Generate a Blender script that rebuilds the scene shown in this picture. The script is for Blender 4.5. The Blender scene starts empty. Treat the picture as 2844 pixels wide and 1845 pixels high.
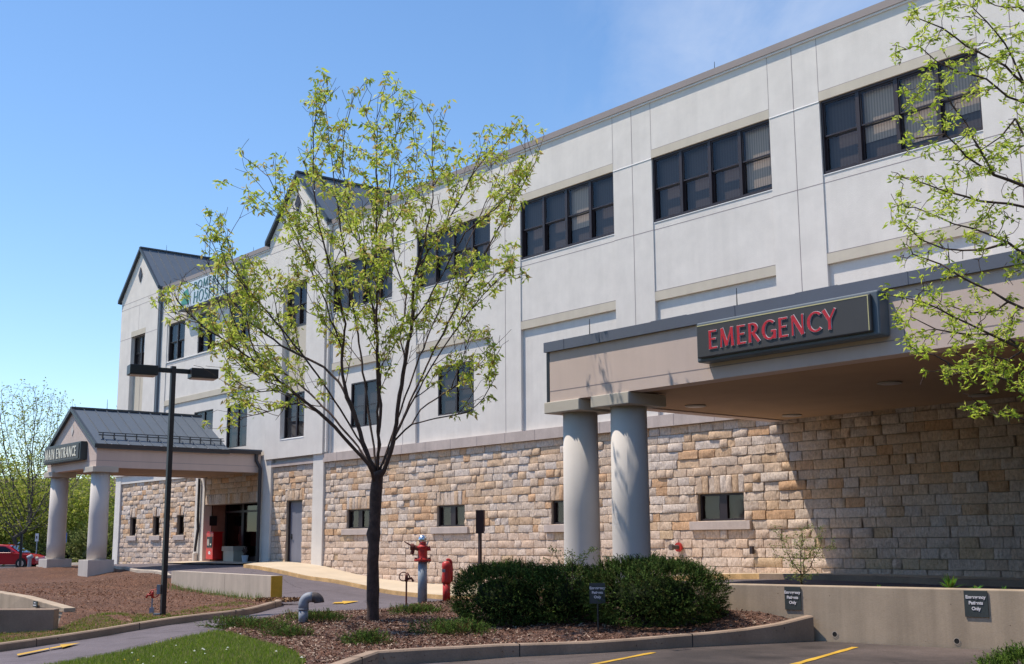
import bpy, math, random
import numpy as np
from mathutils import Vector, Matrix
from mathutils.geometry import delaunay_2d_cdt

R = random.Random(7)
NR = np.random.default_rng(11)
scene = bpy.context.scene
COL = scene.collection

# ------------------------------------------------------------------ camera maths (photo pixel -> ray in the place)
F, CX, CY = 3341.8, 1422.0, 922.5
YAW, PITCH, ROLL = -0.8813238, 0.17235152, -0.00560377
_d = np.array([math.sin(YAW)*math.cos(PITCH), math.cos(YAW)*math.cos(PITCH), math.sin(PITCH)])
_r = np.array([math.cos(YAW), -math.sin(YAW), 0.0]); _u = np.cross(_r, _d)
_c, _s = math.cos(ROLL), math.sin(ROLL)
_r, _u = _c*_r+_s*_u, -_s*_r+_c*_u
def ray(x, y): return _r*(x-CX)/F + _u*(CY-y)/F + _d
def at(x, y, ax, val):
    v = ray(x, y); return v*(val/v[ax])
def atz(x, y, z): return at(x, y, 2, z)
def atd(x, y, dep): return ray(x, y)*dep

# ------------------------------------------------------------------ materials
def new_mat(name):
    m = bpy.data.materials.new(name); m.use_nodes = True
    nt = m.node_tree; b = nt.nodes['Principled BSDF']
    return m, nt, b
def L(nt, a, b): nt.links.new(a, b)
def noise_node(nt, scale, detail=4, rough=.6, coord=None, sc=None):
    n = nt.nodes.new('ShaderNodeTexNoise'); n.inputs['Scale'].default_value = scale
    n.inputs['Detail'].default_value = detail; n.inputs['Roughness'].default_value = rough
    if coord is not None:
        if sc:
            mp = nt.nodes.new('ShaderNodeMapping'); mp.inputs['Scale'].default_value = sc
            L(nt, coord, mp.inputs['Vector']); L(nt, mp.outputs['Vector'], n.inputs['Vector'])
        else: L(nt, coord, n.inputs['Vector'])
    return n
def ramp(nt, fac, stops):
    r = nt.nodes.new('ShaderNodeValToRGB'); e = r.color_ramp.elements
    e[0].position, e[0].color = stops[0][0], (*stops[0][1], 1)
    e[1].position, e[1].color = stops[-1][0], (*stops[-1][1], 1)
    for p, c in stops[1:-1]:
        k = e.new(p); k.color = (*c, 1)
    L(nt, fac, r.inputs['Fac']); return r
def mixc(nt, a, b, fac, typ='MIX'):
    m = nt.nodes.new('ShaderNodeMix'); m.data_type = 'RGBA'; m.blend_type = typ
    for k, v in ((6, a), (7, b)):
        if isinstance(v, tuple): m.inputs[k].default_value = (*v, 1)
        else: L(nt, v, m.inputs[k])
    if isinstance(fac, float): m.inputs[0].default_value = fac
    else: L(nt, fac, m.inputs[0])
    return m.outputs[2]
def pos(nt):
    g = nt.nodes.new('ShaderNodeNewGeometry'); return g.outputs['Position']
def bump(nt, b, h, strength=.3, dist=.02):
    k = nt.nodes.new('ShaderNodeBump'); k.inputs['Strength'].default_value = strength; k.inputs['Distance'].default_value = dist
    L(nt, h, k.inputs['Height']); L(nt, k.outputs['Normal'], b.inputs['Normal'])
def sc3(c, f): return tuple(min(1, x*f) for x in c)
def M_basic(name, c, rough=.6, var=.12, scale=3, fine=60, bstr=.25, bdist=.005, metal=0, streak=0, spec=.5):
    m, nt, b = new_mat(name); p = pos(nt)
    n1 = noise_node(nt, scale, 5, .6, p); n2 = noise_node(nt, fine, 3, .6, p)
    col = ramp(nt, n1.outputs['Fac'], [(.3, sc3(c, 1-var)), (.7, sc3(c, 1+var))]).outputs['Color']
    f2 = ramp(nt, n2.outputs['Fac'], [(.3, (1-var*.6,)*3), (.7, (1+var*.3,)*3)]).outputs['Color']
    col = mixc(nt, col, f2, 1.0, 'MULTIPLY')
    if streak:
        n3 = noise_node(nt, 1.0, 4, .6, p, (3.5, 3.5, .18))
        f3 = ramp(nt, n3.outputs['Fac'], [(.35, (1-streak,)*3), (.6, (1, 1, 1))]).outputs['Color']
        col = mixc(nt, col, f3, 1.0, 'MULTIPLY')
    L(nt, col, b.inputs['Base Color'])
    b.inputs['Roughness'].default_value = rough; b.inputs['Metallic'].default_value = metal
    b.inputs['Specular IOR Level'].default_value = spec
    if bstr: bump(nt, b, n2.outputs['Fac'], bstr, bdist)
    return m
MT = {}
MT['stucco'] = M_basic('stucco', (.76, .705, .65), .9, .06, 1.8, 60, .6, .007, streak=.045)
MT['stucco_up'] = M_basic('stucco_pink', (.64, .505, .44), .9, .05, .8, 130, .45, .004, streak=.04)
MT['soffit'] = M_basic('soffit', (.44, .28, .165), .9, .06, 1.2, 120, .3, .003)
MT['tan'] = M_basic('tan_trim', (.60, .53, .43), .9, .06, 1.2, 120, .3, .003, streak=.05)
MT['cap_tan'] = M_basic('capital', (.52, .47, .40), .9, .06, 1.2, 120, .3, .003)
MT['band'] = M_basic('limestone_band', (.53, .44, .40), .9, .12, 2.0, 40, .3, .004, streak=.12)
MT['mortar'] = M_basic('mortar', (.36, .30, .24), .95, .1, 2, 50, .2)
MT['joint'] = M_basic('joint', (.33, .27, .27), .9, .05, 2, 50, 0)
MT['coping'] = M_basic('coping', (.30, .25, .235), .6, .05, 1.5, 50, .1, .002)
MT['white'] = M_basic('white_trim', (.80, .79, .79), .8, .03, 2, 50, .1, .002)
MT['bronze'] = M_basic('bronze_frame', (.030, .019, .022), .45, .2, 3, 50, .1, .001)
MT['roof_metal'] = M_basic('roof_metal', (.105, .128, .160), .5, .04, .6, 30, .05, .001)
MT['roof_edge'] = M_basic('roof_edge', (.045, .055, .065), .45, .1, 1, 30, .05, .001)
MT['capmetal'] = M_basic('cap_metal', (.115, .125, .160), .5, .06, .8, 30, .05, .001)
MT['gutter'] = M_basic('gutter', (.035, .028, .030), .45, .1, 1, 30, 0)
MT['doormetal'] = M_basic('door_metal', (.22, .22, .27), .55, .08, 1.5, 30, .1, .002, streak=.1)
MT['column'] = M_basic('column_paint', (.64, .59, .55), .85, .04, 1.5, 120, .3, .002, streak=.05)
MT['base'] = M_basic('column_base', (.56, .51, .47), .9, .06, 1.5, 100, .3, .003, streak=.08)
MT['concrete'] = M_basic('concrete', (.47, .365, .265), .95, .12, 1.3, 50, .5, .004, streak=.22)
def add_pits(m, sc=9, dark=.35):
    nt = m.node_tree; b = nt.nodes['Principled BSDF']; lk = b.inputs['Base Color'].links[0]; src = lk.from_socket
    p = pos(nt); v = nt.nodes.new('ShaderNodeTexVoronoi'); v.inputs['Scale'].default_value = sc; L(nt, p, v.inputs['Vector'])
    r1 = ramp(nt, v.outputs['Distance'], [(.05, (dark, dark*.9, dark*.8)), (.09, (1, 1, 1))]).outputs['Color']
    n = noise_node(nt, 2.5, 3, .6, p); k = ramp(nt, n.outputs['Fac'], [(.45, (0, 0, 0)), (.55, (1, 1, 1))]).outputs['Color']
    L(nt, mixc(nt, src, mixc(nt, src, r1, 1.0, 'MULTIPLY'), k), b.inputs['Base Color'])
add_pits(MT['concrete'])
MT['concrete_l'] = M_basic('concrete_light', (.50, .42, .345), .95, .10, 1.3, 50, .5, .004, streak=.12)
MT['sidewalk'] = M_basic('sidewalk', (.56, .46, .34), .95, .08, 1.1, 60, .4, .003)
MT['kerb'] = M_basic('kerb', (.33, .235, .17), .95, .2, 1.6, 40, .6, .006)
MT['yellow'] = M_basic('yellow_paint', (.62, .36, .03), .8, .2, 3, 40, .3, .003, streak=.15)
MT['yellowkerb'] = M_basic('yellow_kerb', (.68, .42, .18), .9, .3, 2.5, 30, .4, .003)
MT['black'] = M_basic('black_metal', (.012, .012, .014), .5, .1, 2, 30, 0)
MT['lampblack'] = M_basic('lamp_black', (.018, .014, .016), .45, .1, 2, 30, 0)
MT['lens'] = M_basic('lamp_lens', (.55, .47, .42), .4, .05, 2, 30, 0)
MT['rust'] = M_basic('rusty_red', (.16, .035, .022), .7, .35, 12, 80, .4, .003)
MT['redpaint'] = M_basic('red_paint', (.50, .028, .022), .45, .18, 6, 60, .3, .002)
MT['redgloss'] = M_basic('red_gloss', (.62, .012, .012), .28, .05, 3, 40, 0)
MT['carred'] = M_basic('car_red', (.40, .006, .014), .2, .04, 2, 30, 0, spec=.7)
MT['carblue'] = M_basic('car_blue', (.18, .24, .38), .25, .04, 2, 30, 0)
MT['carsilver'] = M_basic('car_silver', (.35, .38, .45), .25, .04, 2, 30, 0)
MT['galv'] = M_basic('galvanised', (.27, .31, .36), .55, .15, 4, 40, .2, .002, metal=.2)
MT['greypipe'] = M_basic('grey_pipe', (.27, .29, .34), .6, .12, 4, 40, .2, .002)
MT['rustpipe'] = M_basic('stained_elbow', (.11, .085, .08), .7, .3, 9, 60, .3, .002)
MT['chrome'] = M_basic('chrome', (.7, .7, .72), .2, .05, 2, 20, 0, metal=1)
MT['signdark'] = M_basic('sign_face', (.058, .055, .056), .5, .05, 2, 40, 0)
MT['signframe'] = M_basic('sign_frame', (.11, .135, .16), .45, .08, 2, 40, 0)
MT['signgreen'] = M_basic('sign_dark_green', (.045, .055, .055), .5, .08, 2, 40, 0)
MT['signwhite'] = M_basic('sign_white', (.58, .66, .72), .5, .04, 2, 40, 0)
MT['signside'] = M_basic('sign_side', (.16, .17, .20), .6, .08, 2, 40, 0)
MT['gold'] = M_basic('gold_line', (.60, .55, .28), .5, .05, 2, 40, 0)
MT['letterred'] = M_basic('letter_red', (.55, .022, .035), .4, .05, 2, 40, 0)
MT['letterwhite'] = M_basic('letter_white', (.78, .74, .76), .5, .03, 2, 40, 0)
MT['lettercream'] = M_basic('letter_cream', (.80, .76, .62), .5, .03, 2, 40, 0)
MT['lettergreen'] = M_basic('letter_green', (.03, .14, .13), .5, .03, 2, 40, 0)
MT['tealgreen'] = M_basic('logo_green', (.05, .28, .20), .5, .05, 2, 40, 0)
MT['papers'] = M_basic('newsprint', (.45, .40, .36), .9, .4, 14, 60, 0)
MT['redwall'] = M_basic('recess_wall', (.30, .17, .12), .9, .15, 3, 40, .3, .004)
MT['tyre'] = M_basic('tyre', (.015, .015, .015), .9, .1, 3, 40, 0)
MT['bark'] = M_basic('bark', (.095, .060, .050), .95, .35, 9, 45, .9, .012)
MT['bark_far'] = M_basic('bark_far', (.09, .075, .07), .95, .25, 3, 20, 0)
MT['soil'] = M_basic('soil', (.10, .055, .035), 1, .35, 4, 40, .8, .02)
MT['brownsign'] = M_basic('brown_sign', (.035, .014, .012), .7, .2, 5, 40, 0)
MT['bluesign'] = M_basic('blue_sign', (.10, .16, .42), .5, .1, 5, 40, 0)
MT['brownfar'] = M_basic('brown_brick', (.13, .085, .075), .9, .2, 1, 20, .2, .01)
MT['bucket'] = M_basic('bucket', (.42, .50, .58), .5, .05, 3, 40, 0)
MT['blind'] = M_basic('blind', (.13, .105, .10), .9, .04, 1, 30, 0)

def M_asphalt(name, c, patch=.25):
    m, nt, b = new_mat(name); p = pos(nt)
    n1 = noise_node(nt, .35, 5, .6, p); n2 = noise_node(nt, 90, 2, .7, p); n3 = noise_node(nt, 2.2, 5, .7, p)
    a = ramp(nt, n1.outputs['Fac'], [(.35, sc3(c, 1-patch)), (.65, sc3(c, 1+patch))]).outputs['Color']
    f = ramp(nt, n2.outputs['Fac'], [(.35, (.6, .6, .6)), (.68, (1.35, 1.33, 1.3))]).outputs['Color']
    g = ramp(nt, n3.outputs['Fac'], [(.3, (.82, .8, .8)), (.7, (1.15, 1.13, 1.12))]).outputs['Color']
    col = mixc(nt, mixc(nt, a, f, 1.0, 'MULTIPLY'), g, 1.0, 'MULTIPLY')
    v = nt.nodes.new('ShaderNodeTexVoronoi'); v.feature = 'DISTANCE_TO_EDGE'; v.inputs['Scale'].default_value = .33
    nd = noise_node(nt, 1.6, 4, .7, p); ad = mixc(nt, p, nd.outputs['Color'], .22); L(nt, ad, v.inputs['Vector'])
    cr = ramp(nt, v.outputs['Distance'], [(.0, (.45, .42, .42)), (.006, (1, 1, 1))]).outputs['Color']
    col = mixc(nt, col, cr, 1.0, 'MULTIPLY')
    vo = nt.nodes.new('ShaderNodeTexVoronoi'); vo.inputs['Scale'].default_value = .8; L(nt, ad, vo.inputs['Vector'])
    ol = ramp(nt, vo.outputs['Distance'], [(.10, (.55, .53, .52)), (.22, (1, 1, 1))]).outputs['Color']; col = mixc(nt, col, ol, 1.0, 'MULTIPLY')
    L(nt, col, b.inputs['Base Color']); b.inputs['Roughness'].default_value = .9
    bump(nt, b, n2.outputs['Fac'], .6, .006); return m
MT['road'] = M_asphalt('road_asphalt', (.132, .112, .128), .12)
MT['lot'] = M_asphalt('lot_asphalt', (.088, .068, .062), .5)

def M_mulch(name, a, b_, c_):
    m, nt, b = new_mat(name); p = pos(nt)
    v = nt.nodes.new('ShaderNodeTexVoronoi'); v.inputs['Scale'].default_value = 34
    mp = nt.nodes.new('ShaderNodeMapping'); mp.inputs['Rotation'].default_value = (0, 0, .5); mp.inputs['Scale'].default_value = (1, 2.2, 1)
    n0 = noise_node(nt, 6, 3, .6, p); w = mixc(nt, p, n0.outputs['Color'], .12)
    L(nt, w, mp.inputs['Vector']); L(nt, mp.outputs['Vector'], v.inputs['Vector'])
    sx = nt.nodes.new('ShaderNodeSeparateColor'); L(nt, v.outputs['Color'], sx.inputs['Color'])
    col = ramp(nt, sx.outputs['Red'], [(.0, a), (.45, b_), (.8, c_), (1, sc3(c_, 1.7))]).outputs['Color']
    n = noise_node(nt, .9, 5, .65, p)
    f = ramp(nt, n.outputs['Fac'], [(.3, (.7, .68, .66)), (.7, (1.2, 1.17, 1.15))]).outputs['Color']
    L(nt, mixc(nt, col, f, 1.0, 'MULTIPLY'), b.inputs['Base Color']); b.inputs['Roughness'].default_value = 1
    bump(nt, b, sx.outputs['Green'], .9, .03); return m
MT['mulch'] = M_mulch('mulch_grey', (.060, .034, .026), (.105, .053, .036), (.155, .082, .058))
MT['mulch_red'] = M_mulch('mulch_brown', (.075, .034, .020), (.13, .057, .031), (.18, .088, .05))
def M_vcol(name, rough=.9, trans=0, var=.15, spec=.3, bs=0, tooled=False):
    """colour comes from the 'col' attribute of each piece (stone, leaf, chip)"""
    m, nt, b = new_mat(name)
    a = nt.nodes.new('ShaderNodeAttribute'); a.attribute_name = 'col'
    p = pos(nt); n = noise_node(nt, 18, 4, .65, p)
    f = ramp(nt, n.outputs['Fac'], [(.3, (1-var,)*3), (.7, (1+var,)*3)]).outputs['Color']
    c = mixc(nt, a.outputs['Color'], f, 1.0, 'MULTIPLY')
    L(nt, c, b.inputs['Base Color']); b.inputs['Roughness'].default_value = rough
    b.inputs['Specular IOR Level'].default_value = spec
    if tooled:
        n2 = noise_node(nt, 1.0, 5, .7, p, (26, 26, 9)); bump(nt, b, n2.outputs['Fac'], bs, .035)
        f2 = ramp(nt, n2.outputs['Fac'], [(.32, (.80, .76, .72)), (.55, (1.05, 1.05, 1.05))]).outputs['Color']; c = mixc(nt, c, f2, 1.0, 'MULTIPLY'); L(nt, c, b.inputs['Base Color'])
    elif bs: bump(nt, b, n.outputs['Fac'], bs, .02)
    if trans:
        t = nt.nodes.new('ShaderNodeBsdfTranslucent'); L(nt, c, t.inputs['Color'])
        s = nt.nodes.new('ShaderNodeMixShader'); s.inputs[0].default_value = trans
        o = nt.nodes['Material Output']; L(nt, b.outputs[0], s.inputs[1]); L(nt, t.outputs[0], s.inputs[2]); L(nt, s.outputs[0], o.inputs[0])
    return m
MT['stone'] = M_vcol('rockface_stone', .92, 0, .20, .15, .95, tooled=True)
MT['leaf'] = M_vcol('leaf', .6, .45, .1, .3)
MT['needle'] = M_vcol('needle', .8, .15, .1, .12)
MT['chip'] = M_vcol('chip', .95, 0, .1, .1)
MT['grassblade'] = M_vcol('grass_blade', .7, .35, .1, .2)
def M_turf():
    m, nt, b = new_mat('turf'); p = pos(nt)
    n1 = noise_node(nt, 1.2, 5, .7, p); n2 = noise_node(nt, 60, 3, .7, p)
    a = ramp(nt, n1.outputs['Fac'], [(.3, (.06, .095, .012)), (.7, (.11, .155, .02))]).outputs['Color']
    f = ramp(nt, n2.outputs['Fac'], [(.3, (.5, .5, .45)), (.7, (1.4, 1.3, 1.3))]).outputs['Color']
    L(nt, mixc(nt, a, f, 1.0, 'MULTIPLY'), b.inputs['Base Color']); b.inputs['Roughness'].default_value = 1
    bump(nt, b, n2.outputs['Fac'], .8, .03); return m
MT['turf'] = M_turf()
def M_glass(name, tint, refl):
    m, nt, b = new_mat(name); o = nt.nodes['Material Output']
    t = nt.nodes.new('ShaderNodeBsdfTransparent'); t.inputs['Color'].default_value = (*tint, 1)
    g = nt.nodes.new('ShaderNodeBsdfGlossy'); g.inputs['Roughness'].default_value = .03; g.inputs['Color'].default_value = (.9, .95, 1, 1)
    p = pos(nt); n = noise_node(nt, .9, 2, .5, p); bp = nt.nodes.new('ShaderNodeBump')
    bp.inputs['Strength'].default_value = .08; bp.inputs['Distance'].default_value = .05; L(nt, n.outputs['Fac'], bp.inputs['Height']); L(nt, bp.outputs['Normal'], g.inputs['Normal'])
    fr = nt.nodes.new('ShaderNodeFresnel'); fr.inputs['IOR'].default_value = 1.5
    ma = nt.nodes.new('ShaderNodeMath'); ma.operation = 'MULTIPLY_ADD'; ma.inputs[1].default_value = .55; ma.inputs[2].default_value = refl; L(nt, fr.outputs[0], ma.inputs[0])
    s = nt.nodes.new('ShaderNodeMixShader'); L(nt, ma.outputs[0], s.inputs[0]); L(nt, t.outputs[0], s.inputs[1]); L(nt, g.outputs[0], s.inputs[2]); L(nt, s.outputs[0], o.inputs[0])
    return m
MT['glass'] = M_glass('window_glass', (.88, .84, .82), .01)
MT['glassdark'] = M_glass('dark_glass', (.18, .16, .17), .01)
def M_vblind():
    m, nt, b = new_mat('vertical_blind'); p = pos(nt)
    w = nt.nodes.new('ShaderNodeTexWave'); w.inputs['Scale'].default_value = 3.6; w.inputs['Distortion'].default_value = .3; w.bands_direction = 'X'; L(nt, p, w.inputs['Vector'])
    c = ramp(nt, w.outputs['Fac'], [(.2, (.145, .118, .11)), (.7, (.17, .14, .13))]).outputs['Color']
    L(nt, c, b.inputs['Base Color']); b.inputs['Roughness'].default_value = .9; return m
MT['vblind'] = M_vblind()
def M_vlight():
    m, nt, b = new_mat('light_vertical_blind'); p = pos(nt)
    w = nt.nodes.new('ShaderNodeTexWave'); w.inputs['Scale'].default_value = 4.4; w.inputs['Distortion'].default_value = .2; w.bands_direction = 'X'; L(nt, p, w.inputs['Vector'])
    c = ramp(nt, w.outputs['Fac'], [(.15, (.52, .42, .33)), (.6, (.74, .62, .50))]).outputs['Color']
    L(nt, c, b.inputs['Base Color']); b.inputs['Roughness'].default_value = .9; return m
MT['vblind_light'] = M_vlight()
def M_flat(name, c, rough=.9):
    m, nt, b = new_mat(name); b.inputs['Base Color'].default_value = (*c, 1); b.inputs['Roughness'].default_value = rough; return m
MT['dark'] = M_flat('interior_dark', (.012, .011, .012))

# ------------------------------------------------------------------ mesh building
def origin_of(o):
    v = Vector((0, 0, 0))
    while o is not None: v = v + o.location; o = o.parent
    return v
def tag(o, label=None, cat=None, group=None, kind=None):
    if label: o['label'] = label
    if cat: o['category'] = cat
    if group: o['group'] = group
    if kind: o['kind'] = kind
    return o
def empty(name, loc=(0, 0, 0), label=None, cat=None, group=None):
    o = bpy.data.objects.new(name, None); o.location = loc; o.empty_display_size = .2; COL.objects.link(o)
    return tag(o, label, cat, group)
class MB:
    def __init__(s): s.v = []; s.f = []; s.c = []; s.mi = []; s.cur = None; s.m = 0
    def add(s, vs, fs, col=None):
        n = len(s.v); s.v.extend([tuple(map(float, p)) for p in vs])
        for f in fs:
            s.f.append(tuple(i+n for i in f)); s.c.append(col if col is not None else (s.cur or (1, 1, 1))); s.mi.append(s.m)
        return s
    def box(s, x0, x1, y0, y1, z0, z1, skip=''):
        if x0 > x1: x0, x1 = x1, x0
        if y0 > y1: y0, y1 = y1, y0
        if z0 > z1: z0, z1 = z1, z0
        vs = [(x0, y0, z0), (x1, y0, z0), (x1, y1, z0), (x0, y1, z0), (x0, y0, z1), (x1, y0, z1), (x1, y1, z1), (x0, y1, z1)]
        return s.add(vs, [(0, 3, 2, 1), (4, 5, 6, 7), (0, 1, 5, 4), (1, 2, 6, 5), (2, 3, 7, 6), (3, 0, 4, 7)])
    def quad(s, a, b, c, d, col=None): return s.add([a, b, c, d], [(0, 1, 2, 3)], col)
    def obox(s, o, ax, ay, az, hx, hy, z0, z1):
        """box around o along unit vectors ax, ay with half sizes, heights z0..z1 along az"""
        o, ax, ay, az = map(np.array, (o, ax, ay, az)); vs = []
        for z in (z0, z1):
            for sx, sy in ((-1, -1), (1, -1), (1, 1), (-1, 1)): vs.append(o+ax*hx*sx+ay*hy*sy+az*z)
        return s.add(vs, [(0, 3, 2, 1), (4, 5, 6, 7), (0, 1, 5, 4), (1, 2, 6, 5), (2, 3, 7, 6), (3, 0, 4, 7)])
    def bar(s, p, q, w, h):
        p, q = np.array(p, float), np.array(q, float); d = q-p; ln = np.linalg.norm(d); d = d/ln
        up = np.array([0, 0, 1.]) if abs(d[2]) < .9 else np.array([1., 0, 0]); a = np.cross(d, up); a /= np.linalg.norm(a); b = np.cross(a, d)
        return s.obox(p, a, b, d, w/2, h/2, 0, ln)
    def tube(s, pts, rad, n=8, caps=True, col=None):
        pts = [np.array(p, float) for p in pts]; k = len(pts); vs = []; fs = []
        if not hasattr(rad, '__len__'): rad = [rad]*k
        a = None
        for i in range(k):
            t = pts[min(i+1, k-1)]-pts[max(i-1, 0)]; t = t/(np.linalg.norm(t)+1e-9)
            if a is None: a = np.cross(t, [0, 0, 1.] if abs(t[2]) < .9 else [1., 0, 0])
            a = a-t*np.dot(a, t); a = a/(np.linalg.norm(a)+1e-9); b = np.cross(t, a)
            for j in range(n):
                th = 2*math.pi*j/n; vs.append(pts[i]+rad[i]*(a*math.cos(th)+b*math.sin(th)))
        for i in range(k-1):
            for j in range(n):
                j2 = (j+1) % n; fs.append((i*n+j, i*n+j2, (i+1)*n+j2, (i+1)*n+j))
        if caps: fs.append(tuple(range(n-1, -1, -1))); fs.append(tuple((k-1)*n+j for j in range(n)))
        return s.add(vs, fs, col)
    def lathe(s, prof, c, n=24, caps=True):
        """prof: list of (r, z)"""
        return s.tube_rings([(c[0], c[1], c[2]+z, r) for r, z in prof], n, caps)
    def tube_rings(s, rings, n, caps=True):
        vs = []; fs = []; k = len(rings)
        for x, y, z, r in rings:
            for j in range(n):
                th = 2*math.pi*j/n; vs.append((x+r*math.cos(th), y+r*math.sin(th), z))
        for i in range(k-1):
            for j in range(n):
                j2 = (j+1) % n; fs.append((i*n+j, i*n+j2, (i+1)*n+j2, (i+1)*n+j))
        if caps: fs.append(tuple(range(n-1, -1, -1))); fs.append(tuple((k-1)*n+j for j in range(n)))
        return s.add(vs, fs)
    def prism(s, poly, v, col=None):
        """poly: 3D points in a plane, extruded by vector v"""
        n = len(poly); v = np.array(v, float); P = [np.array(p, float) for p in poly]
        vs = P+[p+v for p in P]
        fs = [tuple(range(n)), tuple(range(2*n-1, n-1, -1))]+[(i, i+n, (i+1) % n+n, (i+1) % n) for i in range(n)]
        return s.add(vs, fs, col)
    def build(s, name, mat, parent=None, smooth=False, vcol=False, **kw):
        off = origin_of(parent) if parent is not None else Vector((0, 0, 0))
        me = bpy.data.meshes.new(name); me.from_pydata(s.v, [], s.f)
        mats = mat if isinstance(mat, (list, tuple)) else [mat]
        for m in mats: me.materials.append(MT[m])
        if len(mats) > 1: me.polygons.foreach_set('material_index', s.mi)
        if vcol:
            at_ = me.attributes.new('col', 'FLOAT_COLOR', 'CORNER'); cc = []
            for f, c in zip(s.f, s.c):
                cc.extend((c[0], c[1], c[2], 1.0)*len(f))
            at_.data.foreach_set('color', cc)
        if smooth: me.polygons.foreach_set('use_smooth', [True]*len(me.polygons))
        me.update()
        o = bpy.data.objects.new(name, me); COL.objects.link(o)
        if parent is not None: o.parent = parent; o.location = -off
        else:
            if s.v and kw.get('center', True):
                A = np.array(s.v); c = Vector((float(A[:, 0].mean()), float(A[:, 1].mean()), float(A[:, 2].min())))
                me.transform(Matrix.Translation(-c)); o.location = c
        tag(o, kw.get('label'), kw.get('cat'), kw.get('group'), kw.get('kind'))
        return o
class Sub:
    """writes into another builder with a second material"""
    def __init__(s, mb, m=1): s.mb = mb; s.m = m
    def box(s, *a): k = s.mb.m; s.mb.m = s.m; s.mb.box(*a); s.mb.m = k
    def add(s, *a): k = s.mb.m; s.mb.m = s.m; s.mb.add(*a); s.mb.m = k
def bevel(o, w=.01, seg=2):
    m = o.modifiers.new('bevel', 'BEVEL'); m.width = w; m.segments = seg; m.limit_method = 'ANGLE'; return o
def np_build(name, V, Fq, colr, mat, parent=None, smooth=False, **kw):
    """fast builder: V (n,3), Fq (m,k) same-size faces, colr (m,3)"""
    off = origin_of(parent) if parent is not None else Vector((0, 0, 0))
    me = bpy.data.meshes.new(name); k = Fq.shape[1]; m = len(Fq)
    me.vertices.add(len(V)); me.vertices.foreach_set('co', V.astype(np.float32).ravel())
    me.loops.add(m*k); me.loops.foreach_set('vertex_index', Fq.astype(np.int32).ravel())
    me.polygons.add(m); me.polygons.foreach_set('loop_start', np.arange(0, m*k, k, dtype=np.int32)); me.polygons.foreach_set('loop_total', np.full(m, k, dtype=np.int32))
    me.materials.append(MT[mat]); me.update(calc_edges=True)
    if colr is not None:
        a = me.attributes.new('col', 'FLOAT_COLOR', 'CORNER')
        a.data.foreach_set('color', np.repeat(np.c_[colr, np.ones(m)], k, axis=0).astype(np.float32).ravel())
    if smooth: me.polygons.foreach_set('use_smooth', np.ones(m, bool))
    me.validate(); o = bpy.data.objects.new(name, me); COL.objects.link(o)
    if parent is not None: o.parent = parent; o.location = -off
    tag(o, kw.get('label'), kw.get('cat'), kw.get('group'), kw.get('kind'))
    return o

# ------------------------------------------------------------------ terrain heights
cps = []
def cp(x, y, z, dz=0): cps.append((x, y, z+dz))
def cpp(px, py, z, dz=0):
    p = atz(px, py, z); cps.append((p[0], p[1], z+dz))
for x, y, z in ((-57.5, 22.4, -1.02), (-53, 22.4, -.90), (-48.3, 22.4, -.79), (-45, 22.4, -.79), (-42, 22.4, -.80), (-39.5, 22.4, -.85), (-38, 22.4, -.93), (-36.4, 22.4, -1.12), (-33.7, 22.4, -1.34), (-30.2, 22.4, -1.43),
                (-26, 22.4, -1.36), (-23, 22.4, -1.12), (-20.4, 22.4, -.93), (-18, 22.4, -.87), (-12, 22.4, -.86), (-5, 22.4, -.86), (0, 22.4, -.86), (9, 22.4, -.86), (9, 18, -.88), (-18, 19, -.87), (-12, 18, -.87), (-5, 18, -.86), (-16, 16.8, -.95), (-12.5, 15.5, -.92), (-8, 16.3, -.88), (-3, 17, -.88)): cp(x, y, z)
for px, py, y in ((685, 1570, 20.4), (860, 1600.5, 20.4), (1080, 1638.5, 20.4), (1280, 1655, 20.4)):
    p = at(px, py, 1, y); cp(p[0], p[1], p[2]-.12)
for a in ((785, 1685, -1.45), (642, 1715, -1.5), (541, 1726.6, -1.53), (380, 1751, -1.6), (0, 1811, -1.7), (279, 1843, -1.6), (380, 1820, -1.58), (501, 1790, -1.53), (602, 1768, -1.5), (703, 1733, -1.47), (803, 1708, -1.46),
          (705, 1780, -1.52), (836, 1828, -1.47), (1052, 1850, -1.45), (1279, 1836, -1.45), (1880, 1800, -1.45), (2264, 1781, -1.40)): cpp(*a)
for a in ((956, 1700, -1.38), (1087, 1690, -1.35), (1172, 1674, -1.31), (1298, 1667, -1.31), (1035, 1722, -1.38), (842, 1728, -1.42), (1660, 1740, -1.30)): cpp(*a, dz=-.08)
for x, y, z in ((-28.1, 15.07, -1.5), (-35.5, 15.8, -1.3), (-42.7, 15.84, -1.22), (-42.77, 16.8, -1.04), (-47, 15.84, -.95), (-54, 16.3, -1.15), (-45.6, 18.1, -.98), (-36.1, 16.1, -1.12), (-27, 17.5, -1.46), (-34, 19, -1.15), (-25.4, 11.07, -1.62), (-29, 9, -1.25), (-25, 8.95, -1.42),
                (-24.2, 7.0, -1.72), (-23.2, 7.9, -1.68), (-35, 12, -1.35), (-40, 9, -1.25), (-60, 15, -1.5), (-60, 25, -1.5), (-19, 3, -1.75), (-12, 4, -1.55), (-26, 3, -1.85), (-50, 6, -1.5), (-23, 18.5, -1.40), (-22.5, 16.9, -1.42)): cp(x, y, z)
CPA = np.array(cps)
def _tps(r2): return np.where(r2 > 1e-12, .5*r2*np.log(np.maximum(r2, 1e-12)), 0)
_n = len(CPA); _K = _tps(((CPA[:, None, :2]-CPA[None, :, :2])**2).sum(2))+np.eye(_n)*.02
_P = np.c_[np.ones(_n), CPA[:, :2]]; _A = np.zeros((_n+3, _n+3)); _A[:_n, :_n] = _K; _A[:_n, _n:] = _P; _A[_n:, :_n] = _P.T
_w = np.linalg.solve(_A, np.r_[CPA[:, 2], 0, 0, 0])
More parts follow.
